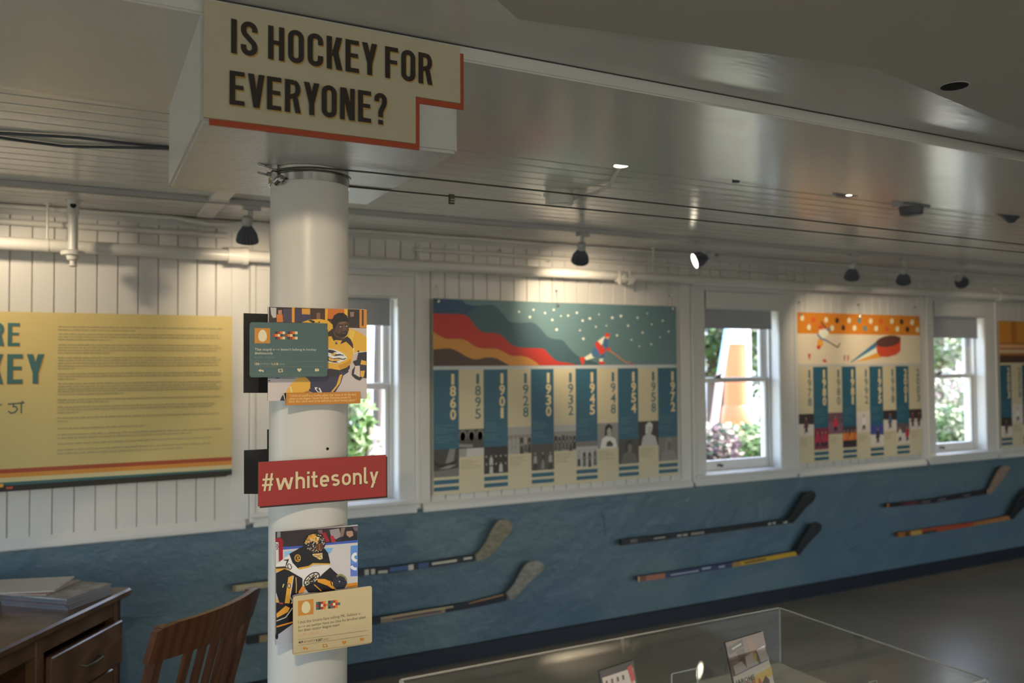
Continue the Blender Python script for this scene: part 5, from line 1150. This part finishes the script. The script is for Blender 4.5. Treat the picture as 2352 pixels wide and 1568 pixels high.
# magazines
def magazine(loc, rz, w_, d_, h, label, cover, nm='magazine', group=None):
    t = thing(nm, loc, label, 'magazine', group, rz)
    put('pages', BX(-w_/2+.001, w_/2-.002, -d_/2+.001, d_/2-.001, .0006, h-.0006), M_paper, t)
    bm = BX(-w_/2, w_/2, -d_/2, d_/2, h-.0006, h); box(bm, -w_/2, w_/2, -d_/2, d_/2, 0, .0006); box(bm, -w_/2-.0008, -w_/2+.0006, -d_/2, d_/2, 0, h)
    put('cover', bm, cover, t)
    return t
cov = [mat('cover_%d' % i, c, .35, noise=((14, 14, 14), c2, .40, .6)) for i, (c, c2) in enumerate((((.05, .05, .06), (.10, .05, .04)), ((.03, .035, .05), (.06, .06, .07)), ((.07, .03, .03), (.05, .05, .06)), ((.24, .23, .22), (.10, .09, .085))))]
mc = Vector((-.071, 3.434, 0)); rzm = radians(48)
for k in range(6):
    top_ = k == 5
    magazine((mc.x+random.uniform(-.003, .003), mc.y+random.uniform(-.003, .003), .7652+k*.0067), rzm+radians(random.uniform(-1.5, 1.5)), .21, .28, .0065, ('bottom', 'second', 'third', 'fourth', 'fifth')[k]+' magazine of the desk pile, counted upward from the desktop' if not top_ else 'top magazine of the thick pile on the desk, with a glossy grey cover', cov[3] if top_ else cov[k % 3], group='magazines in the pile on the desk')
lc = Vector((-.165, 3.50, 0))
for k in range(2):
    magazine((lc.x-.012*k, lc.y+.01*k, .8056+k*.0042), rzm+radians(10+14*k), .20, .27, .004, ('pale leaflet lying on the magazine pile, under the white folded one', 'white folded leaflet on top of the magazine pile at the far left')[k], mat('leaflet_%d' % k, ((.30, .22, .18), (.40, .38, .35))[k], .5), 'leaflet')

CH = Vector((.120, 2.87, 0)); t = thing('wooden_chair', CH, 'dark slat-back wooden chair drawn up to the desk', 'chair', rz=radians(44))
def chair_back_z(xl, z):       # y of the reclined, curved back at height z
    return -.20-(z-.45)*.30-(.045-.9*xl*xl)
put('seat', BX(-.21, .21, -.19, .20, .425, .450, bev=.008), M_chair, t)
for sx in (-1, 1):
    bm = bmesh.new(); n_ = 8; rg = []
    for i in range(n_+1):
        z = .43+(.888-.43)*i/n_; xl = sx*(.190+.010*i/n_); yb_ = chair_back_z(xl, z)+.012; w_ = .017-.003*i/n_
        rg.append([bm.verts.new((xl+a*w_, yb_+b*.016, z)) for a, b in ((-1, -1), (1, -1), (1, 1), (-1, 1))])
    for a, b in zip(rg, rg[1:]):
        for k in range(4): bm.faces.new((a[k], a[(k+1) % 4], b[(k+1) % 4], b[k]))
    bm.faces.new(rg[0]); bm.faces.new(rg[-1]); bmesh.ops.bevel(bm, geom=[e for e in bm.edges if len(e.link_faces) == 2 and e.calc_face_angle() > .5], offset=.004, segments=1, affect='EDGES')
    put('back_post', bm, M_chair, t)
def curved_rail(z0, z1, hw, th, dz=0):
    bm = bmesh.new(); n_ = 16; rg = []
    for i in range(n_+1):
        xl = -hw+2*hw*i/n_; ed = abs(xl)/hw; drop = .012*max(0, ed-.8)*5
        q = [(chair_back_z(xl, z0), z0), (chair_back_z(xl, z1), z1-drop)]
        rg.append([bm.verts.new((xl, q[0][0]-th/2, q[0][1])), bm.verts.new((xl, q[1][0]-th/2, q[1][1])), bm.verts.new((xl, q[1][0]+th/2, q[1][1])), bm.verts.new((xl, q[0][0]+th/2, q[0][1]))])
    for a, b in zip(rg, rg[1:]):
        for k in range(4): bm.faces.new((a[k], a[(k+1) % 4], b[(k+1) % 4], b[k]))
    bm.faces.new(rg[0]); bm.faces.new(rg[-1]); return bm
put('crest_rail', curved_rail(.790, .893, .232, .020), M_chair, t, smooth=True); put('lower_rail', curved_rail(.50, .535, .185, .018), M_chair, t, smooth=True)
for k in range(5):
    xl = -.105+k*.0525; bm = bmesh.new()
    a0, a1 = chair_back_z(xl, .53), chair_back_z(xl, .795)
    hexa(bm, [(xl-.014, a0-.005, .53), (xl+.014, a0-.005, .53), (xl+.014, a0+.005, .53), (xl-.014, a0+.005, .53), (xl-.016, a1-.005, .797), (xl+.016, a1-.005, .797), (xl+.016, a1+.005, .797), (xl-.016, a1+.005, .797)]); put('slat', bm, M_chair, t)
for sx in (-1, 1):
    for sy in (-1, 1):
        bm = bmesh.new(); beam(bm, (sx*.175, sy*.155, .428), (sx*.200, sy*.19, 0), .034, .034, (0, 1, 0)); put('leg', bm, M_chair, t)
    bm = bmesh.new(); beam(bm, (sx*.19, -.17, .19), (sx*.19, .17, .19), .018, .024); put('stretcher', bm, M_chair, t)
bm = bmesh.new(); beam(bm, (-.185, .17, .24), (.185, .17, .24), .018, .024); put('stretcher', bm, M_chair, t)

# ================================================================== ACRYLIC CASE
ax1_, ay1_, ay0_, ax0_ = 1.402, 1.397, .915, -.05+.55
zt_c, zd = 1.05, .928
t = thing('display_plinth', ((ax0_+ax1_)/2, (ay0_+ay1_)/2, 0), 'cream topped display plinth under the clear case at the bottom', 'plinth'); oo = t.location
put('cabinet', BX(ax0_+.02, ax1_-.02, ay0_+.02, ay1_-.02, 0, zd-.02, o=oo, bev=.004), M_wallp, t)
put('deck', BX(ax0_-.004, ax1_+.004, ay0_-.004, ay1_+.004, zd-.02, zd, o=oo, bev=.003), M_deck, t)
t = thing('acrylic_case', ((ax0_+ax1_)/2, (ay0_+ay1_)/2, zd), 'clear acrylic display cover over hockey cards at the bottom right', 'case'); oo = t.location
th = .0045
put('side_sheet', BX(ax0_, ax1_, ay1_-th, ay1_, zd, zt_c-th, o=oo), M_acryl, t); put('side_sheet', BX(ax0_, ax1_, ay0_, ay0_+th, zd, zt_c-th, o=oo), M_acryl, t)
put('side_sheet', BX(ax1_-th, ax1_, ay0_+th, ay1_-th, zd, zt_c-th, o=oo), M_acryl, t); put('side_sheet', BX(ax0_, ax0_+th, ay0_+th, ay1_-th, zd, zt_c-th, o=oo), M_acryl, t)
put('top_sheet', BX(ax0_, ax1_, ay0_, ay1_, zt_c-th, zt_c, o=oo), M_acryl, t)
bm = bmesh.new(); e_ = .0016
for (a, b) in (((ax0_, ay1_), (ax1_, ay1_)), ((ax1_, ay0_), (ax1_, ay1_)), ((ax0_, ay0_), (ax1_, ay0_)), ((ax0_, ay0_), (ax0_, ay1_))): box(bm, a[0]-e_, b[0]+e_, a[1]-e_, b[1]+e_, zt_c-.0025, zt_c+.0006, o=oo)
for x in (ax0_, ax1_):
    for y in (ay0_, ay1_): box(bm, x-e_, x+e_, y-e_, y+e_, zd+.0005, zt_c-.0026, o=oo)
put('polished_edge', bm, M_acedge, t, label='bright polished edges of the acrylic')
# standing cards
def card(tlp, trp, hgt, label, fn, lean=.30, nm='trading_card', cat='card'):
    """tlp, trp: pixels of top corners; board leans back; built at depth Y"""
    Yc = tlp[2]; a = onY(tlp[0], tlp[1], Yc); b = onY(trp[0], trp[1], trp[2]); w_ = (b-a).xy.length; rz = atan2(b.y-a.y, b.x-a.x)
    ctr = Vector(((a.x+b.x)/2, (a.y+b.y)/2, 0)); roll = 0.0
    t = thing(nm, (ctr.x, ctr.y-.037, zd), label, cat, rz=rz)
    top = (a.z+b.z)/2; H_ = top-zd; hgt = H_*1.01
    sl = lean; ph_ = roll; hgt = (H_-w_*.5*sin(ph_)-.002)/cos(ph_); cz_ = hgt/2*cos(ph_)+w_/2*sin(ph_)+.001
    def tr(x, z):
        X_ = x*cos(ph_)-(z-hgt/2)*sin(ph_); Z_ = x*sin(ph_)+(z-hgt/2)*cos(ph_)+cz_
        return Vector((X_, .010+Z_*sl, Z_))
    P = Print(0); P.step = .00012
    fn(P, w_, hgt)
    me = bpy.data.meshes.new('card'); 
    V = []
    for (x, y, z) in P.v:
        q = tr(x, z); V.append(q+Vector((0, y-.001, 0)))
    me.from_pydata(V, [], P.f); ca = me.color_attributes.new('Col', 'FLOAT_COLOR', 'CORNER'); buf = []
    for f_, c_ in zip(P.f, P.c): buf += list(c_)*len(f_)
    ca.data.foreach_set('color', buf); me.materials.append(M_printg); o = bpy.data.objects.new('printed_face', me); COL.objects.link(o); o.parent = t
    bm = bmesh.new(); c = [tr(-w_/2, 0), tr(w_/2, 0), tr(w_/2, hgt), tr(-w_/2, hgt)]; bk = [v_+Vector((0, .003, 0)) for v_ in c]
    hexa(bm, [c[0], c[1], bk[1], bk[0], c[3], c[2], bk[2], bk[3]]); put('backing', bm, M_edge, t)
    bm = bmesh.new(); mid = (c[0]+c[3])/2; lo_ = Vector((0, .075, .0005)); tp_ = tr(0, hgt*.65)+Vector((0, .004, 0)); hexa(bm, [lo_+Vector((-.02, 0, 0)), lo_+Vector((.02, 0, 0)), lo_+Vector((.02, .003, 0)), lo_+Vector((-.02, .003, 0)), tp_+Vector((-.02, 0, 0)), tp_+Vector((.02, 0, 0)), tp_+Vector((.02, .003, 0)), tp_+Vector((-.02, .003, 0))]); put('strut', bm, M_acryl, t)
    return t
def cardA(P, w_, h):
    q = lambda c, *v: P.w(c, [(-w_/2+v[i]*w_, h*(1-v[i+1])) for i in range(0, len(v), 2)])
    P.g = 1.5
    q((172, 160, 150), 0, 0, 1, 0, 1, 1, 0, 1); q((96, 78, 72), 0, 0, 1, 0, 1, .36, 0, .40); q((48, 44, 42), .02, .06, .42, .02, .44, .10, .04, .15); q((150, 145, 140), .12, .085, .38, .055, .38, .075, .13, .105)
    q((110, 80, 64), .52, .05, .66, .02, .74, .14, .68, .28, .56, .20); q((60, 44, 38), .22, .14, .42, .12, .46, .22, .36, .30, .26, .26); q((170, 160, 160), .40, .22, .60, .20, .72, .36, .40, .38); q((165, 150, 60), .60, .20, .70, .22, .68, .32, .62, .30); q((165, 155, 155), .06, .28, .30, .26, .42, .38, .08, .40); q((175, 165, 165), .72, .18, .95, .16, 1, .34, .78, .36); q((60, 80, 130), .04, .385, .95, .33, .95, .345, .04, .40)
    q((190, 180, 172), 0, .40, .98, .34, 1, .46, 0, .52); q((186, 150, 40), .45, .47, 1, .42, 1, .52, .50, .58); q((180, 140, 40), 0, .70, .60, .60, .55, .66, 0, .78)
    P.text((44, 34, 32), 'JAROME', -w_/2+.03*w_, h*.50, h*.055, w_*.50, bold=.03); P.text((160, 36, 36), 'IGINLA', -w_/2+.12*w_, h*.405, h*.085, w_*.58, bold=.04)
    q((150, 34, 34), .52, .98, .56, .74, .70, .62, .90, .62, 1, .78, 1, 1, .6, 1); q((50, 26, 26), .72, .56, .80, .50, .88, .56, .86, .66, .74, .66); q((60, 30, 34), .55, .90, .95, .82, .98, .95, .60, 1); P.text((120, 80, 50), 'By Nicole Mortillaro', -w_/2+.10*w_, h*.27, h*.022, w_*.4); P.text((120, 80, 50), 'James Hall', -w_/2+.12*w_, h*.20, h*.022, w_*.22)
def cardB(P, w_, h):
    q = lambda c, *v: P.w(c, [(-w_/2+v[i]*w_, h*(1-v[i+1])) for i in range(0, len(v), 2)])
    P.g = 1.5
    q((36, 30, 28), 0, 0, 1, 0, 1, 1, 0, 1); q((176, 160, 146), .05, .06, .95, .06, .95, .96, .05, .96); q((108, 92, 86), .12, .20, .88, .20, .88, .9, .12, .9); q((60, 52, 50), .15, .3, .42, .22, .48, .5, .3, .9, .15, .9); q((170, 160, 155), .5, .35, .8, .3, .85, .9, .5, .9)
    q((160, 44, 34), .78, .04, .92, .03, .96, .16, .84, .18); q((180, 90, 60), .87, .18, .90, .18, .97, .9, .94, .9)
    for k in range(4): q((80, 60, 56), .12+k*.16, .09, .17+k*.16, .09, .17+k*.16, .13, .12+k*.16, .13)
card((1682, 1472, 1.20), (1768, 1456, 1.215), .215, 'leaning hockey book card reading JAROME IGINLA inside the clear case', cardA, lean=.27)
card((1396, 1537, 1.12), (1474, 1522, 1.135), .16, 'black-bordered hockey card standing inside the clear case, left of the others', cardB, lean=.22)
def holder(pxa, pxb, Yh, label):
    a, b = onY(*pxa, Yh), onY(*pxb, Yh); t = thing('card_holder', ((a.x+b.x)/2, Yh, zd), label, 'holder'); oo = t.location; zt2 = (a.z+b.z)/2
    put('back_sheet', BX(a.x, b.x, Yh, Yh+.002, zd+.002, zt2, o=oo), M_acryl, t); put('foot', BX(a.x, b.x, Yh-.025, Yh+.022, zd+.0003, zd+.002, o=oo), M_acryl, t)
    bm = bmesh.new(); box(bm, a.x, b.x, Yh, Yh+.002, zt2, zt2+.0012, o=oo); box(bm, a.x-.0012, a.x, Yh, Yh+.002, zd+.002, zt2, o=oo); box(bm, b.x, b.x+.0012, Yh, Yh+.002, zd+.002, zt2, o=oo); put('polished_edge', bm, M_acedge, t)
holder((1544, 1547), (1602, 1536), 1.13, 'empty clear acrylic stand between the two cards in the case')
holder((1996, 1567), (2014, 1563), 1.06, 'small clear stand barely seen at the right end of the case')

# ================================================================== OUTSIDE
put('ground', BX(-60, 70, -40, 60, -.30, -.15), mat('gravel_path', (.30, .27, .22), .9, noise=((.8, .8, .8), (.16, .19, .09), .45, .6)), **st)
leafm = [mat('leaf_%d' % i, c, .5) for i, c in enumerate(((.06, .125, .022), (.10, .17, .035), (.03, .07, .02), (.24, .25, .16), (.17, .10, .10)))]
bark = mat('bark', (.09, .07, .055), .9, bump=[((20, 20, 4), .5, .02)])
def foliage(parent, c, r, n, mats, seed, leaf=.07, nm='foliage'):
    rr_ = random.Random(seed); bm = bmesh.new()
    for k in range(n):
        a, b_ = rr_.uniform(0, 2*pi), math.acos(rr_.uniform(-1, 1)); q = rr_.uniform(.55, 1)
        p = Vector((c[0]+r[0]*q*sin(b_)*cos(a), c[1]+r[1]*q*sin(b_)*sin(a), c[2]+r[2]*q*cos(b_)))
        u_ = Vector((rr_.gauss(0, 1), rr_.gauss(0, 1), rr_.gauss(0, 1))).normalized(); v_ = u_.orthogonal().normalized(); s = leaf*rr_.uniform(.6, 1.2)
        vs2 = [bm.verts.new(p+u_*s), bm.verts.new(p+v_*s*.4), bm.verts.new(p-u_*s*.7), bm.verts.new(p-v_*s*.4)]
        bm.faces.new(vs2).material_index = rr_.randrange(len(mats))
    o = put(nm, bm, mats, parent, recalc=False); o['kind'] = 'stuff'; return o
def out(px, py, Y): return onY(px, py, Y)
def bush(px, py, Y, r, n, mats, label, seed, leaf=.07):
    c = out(px, py, Y); z0 = -.15; t = thing('garden_shrub', (c.x, Y, z0), label, 'shrub')
    foliage(t, (0, 0, c.z-z0), r, n, mats, seed, leaf)
    bm = bmesh.new()
    for k in range(4): cyl(bm, (.05*k-.08, 0, 0), (.12*k-.2, .05, c.z-z0), .02, 6)
    put('stem', bm, bark, t)
def tree(px, Y, rad, top, label, seed, crown, mats, n=2500, leaf=.14):
    x = out(px, 850, Y).x; t = thing('garden_tree', (x, Y, -.15), label, 'tree')
    bm = bmesh.new(); lathe(bm, (0, 0, 0), (.02, 0, 1), [(0, rad*1.3), (.4, rad), (top, rad*.8)], 14); cyl(bm, (0, 0, top*.55), (rad*4, .2, top*.95), rad*.4, 8); put('trunk', bm, bark, t, smooth=True)
    foliage(t, (0, 0, crown[0]), crown[1], n, mats, seed, leaf)
# view through the first window
bush(806, 965, 6.4, (.16, .3, .32), 420, leafm[:2], 'bright green shrub seen through the nearest window beside the pillar', 21, .07)
bush(850, 1040, 7.5, (.7, .4, .24), 1500, [leafm[3], mat('blossom', (.55, .42, .44), .6), leafm[3]], 'pale flowering shrub low outside the nearest window', 22, .05)
tree(862, 9.4, .06, 3.2, 'dark slim tree trunk outside the nearest window', 23, (4.0, (1.2, 1.0, .6)), leafm[:3])
# second window
bush(1705, 1020, 8.6, (.85, .5, .30), 3600, [leafm[0], leafm[1]], 'clipped green hedge below the orange buoy outside the middle window', 24, .06)
bush(1628, 1028, 7.4, (.36, .4, .30), 1500, [leafm[4], leafm[2], leafm[4]], 'reddish brown bush at the left foot of the hedge outside the middle window', 25, .06)
tree(1645, 12.5, .22, 3.6, 'dark tree trunk at the left behind the orange buoy outside the middle window', 26, (2.9, (1.5, 1.3, 1.5)), leafm[:3], 4200, .14)
tree(1760, 16.0, .2, 3.8, 'leafy tree at the right behind the orange buoy outside the middle window', 27, (2.8, (1.5, 1.2, 2.0)), leafm[:3], 4000, .15)
bx_ = out(1690, 860, 10.5).x; org = mat('buoy_orange', (.80, .20, .07), .4); wht = mat('buoy_white', (.85, .80, .74), .5)
t = thing('orange_buoy', (bx_, 10.5, -.15), 'tall orange and white harbour buoy outside the middle window', 'buoy')
zo = lambda py: out(1690, py, 10.5).z+.15
bm = bmesh.new(); lathe(bm, (0, 0, 0), (0, 0, 1), [(0, .22), (.12, .24), (.3, .26), (zo(965), .25), (zo(935), .22), (zo(930), .19)], 24); put('float', bm, org, t, smooth=True)
bm = bmesh.new(); lathe(bm, (0, 0, zo(930)), (0, 0, 1), [(0, .19), (.4, .18), (zo(790)-zo(930), .17)], 24); put('body', bm, org, t, smooth=True)
bm = bmesh.new(); box(bm, .06, .17, -.19, .05, zo(930), zo(700), bev=.01); put('side_fin', bm, wht, t)
bm = bmesh.new(); lathe(bm, (0, 0, zo(790)), (0, 0, 1), [(0, .20), (.15, .20), (.2, .16), (zo(700)-zo(790), .12)], 20); put('top_collar', bm, wht, t, smooth=True)
a = out(1672, 752, 10.2); b = out(1637, 968, 10.2)
t = thing('leaning_pole', (b.x, 10.2, -.15), 'white and red pole leaning beside the orange buoy', 'pole')
bm = bmesh.new(); m_ = b.lerp(a, .5); cyl(bm, m_-Vector(t.location), a-Vector(t.location), .055, 10); put('upper_half', bm, mat('pole_blue', (.45, .66, .85), .4), t, smooth=True)
bm = bmesh.new(); cyl(bm, (.0-.12, 0, 0), m_-Vector(t.location), .06, 10); put('lower_half', bm, mat('pole_pink', (.72, .42, .38), .5), t, smooth=True)
# third window
bush(2165, 985, 8.8, (.7, .5, .40), 3000, [leafm[0], leafm[1], leafm[3]], 'flowering green shrub low outside the farthest window', 28, .06)
bush(2160, 905, 11.5, (1.3, .6, .55), 2400, [leafm[3], leafm[4], leafm[1]], 'pinkish blooming bush behind the green shrub outside the farthest window', 29, .07)
tree(2155, 15, .16, 3.4, 'pale leafy tree outside the farthest window', 30, (2.5, (2.4, 1.4, 1.0)), [leafm[1], leafm[3]], 3000, .14)
# houses and pavement far behind
for i, (px, Y, w_, h, c, lab) in enumerate(((1760, 24, 5, 3.4, (.66, .64, .60), 'pale building far beyond the hedge outside the middle window'), (2180, 26, 6, 2.8, (.74, .73, .70), 'white house far beyond the bushes outside the farthest window'), (900, 13, 5, 3.0, (.70, .67, .72), 'pale building far behind the trees outside the nearest window'))):
    x = out(px, 850, Y).x; t = thing('distant_house', (x, Y, -.15), lab, 'building')
    put('wall', BX(-w_/2, w_/2, 0, 3, 0, h), mat('house_%d' % i, c, .8), t)
    for k in range(3):
        f_ = put('window', BX(-w_/2+.7+k*w_/3, -w_/2+1.5+k*w_/3, -.04, .02, 1.0, 2.1), M_blk, t)
    bm = bmesh.new(); hexa(bm, [(-w_/2-.2, -.2, h), (w_/2+.2, -.2, h), (w_/2+.2, 3.2, h), (-w_/2-.2, 3.2, h), (-w_/2-.1, 1.3, h+1), (w_/2+.1, 1.3, h+1), (w_/2+.1, 1.7, h+1), (-w_/2-.1, 1.7, h+1)]); put('roof', bm, mat('roof', (.14, .13, .14), .8), t)
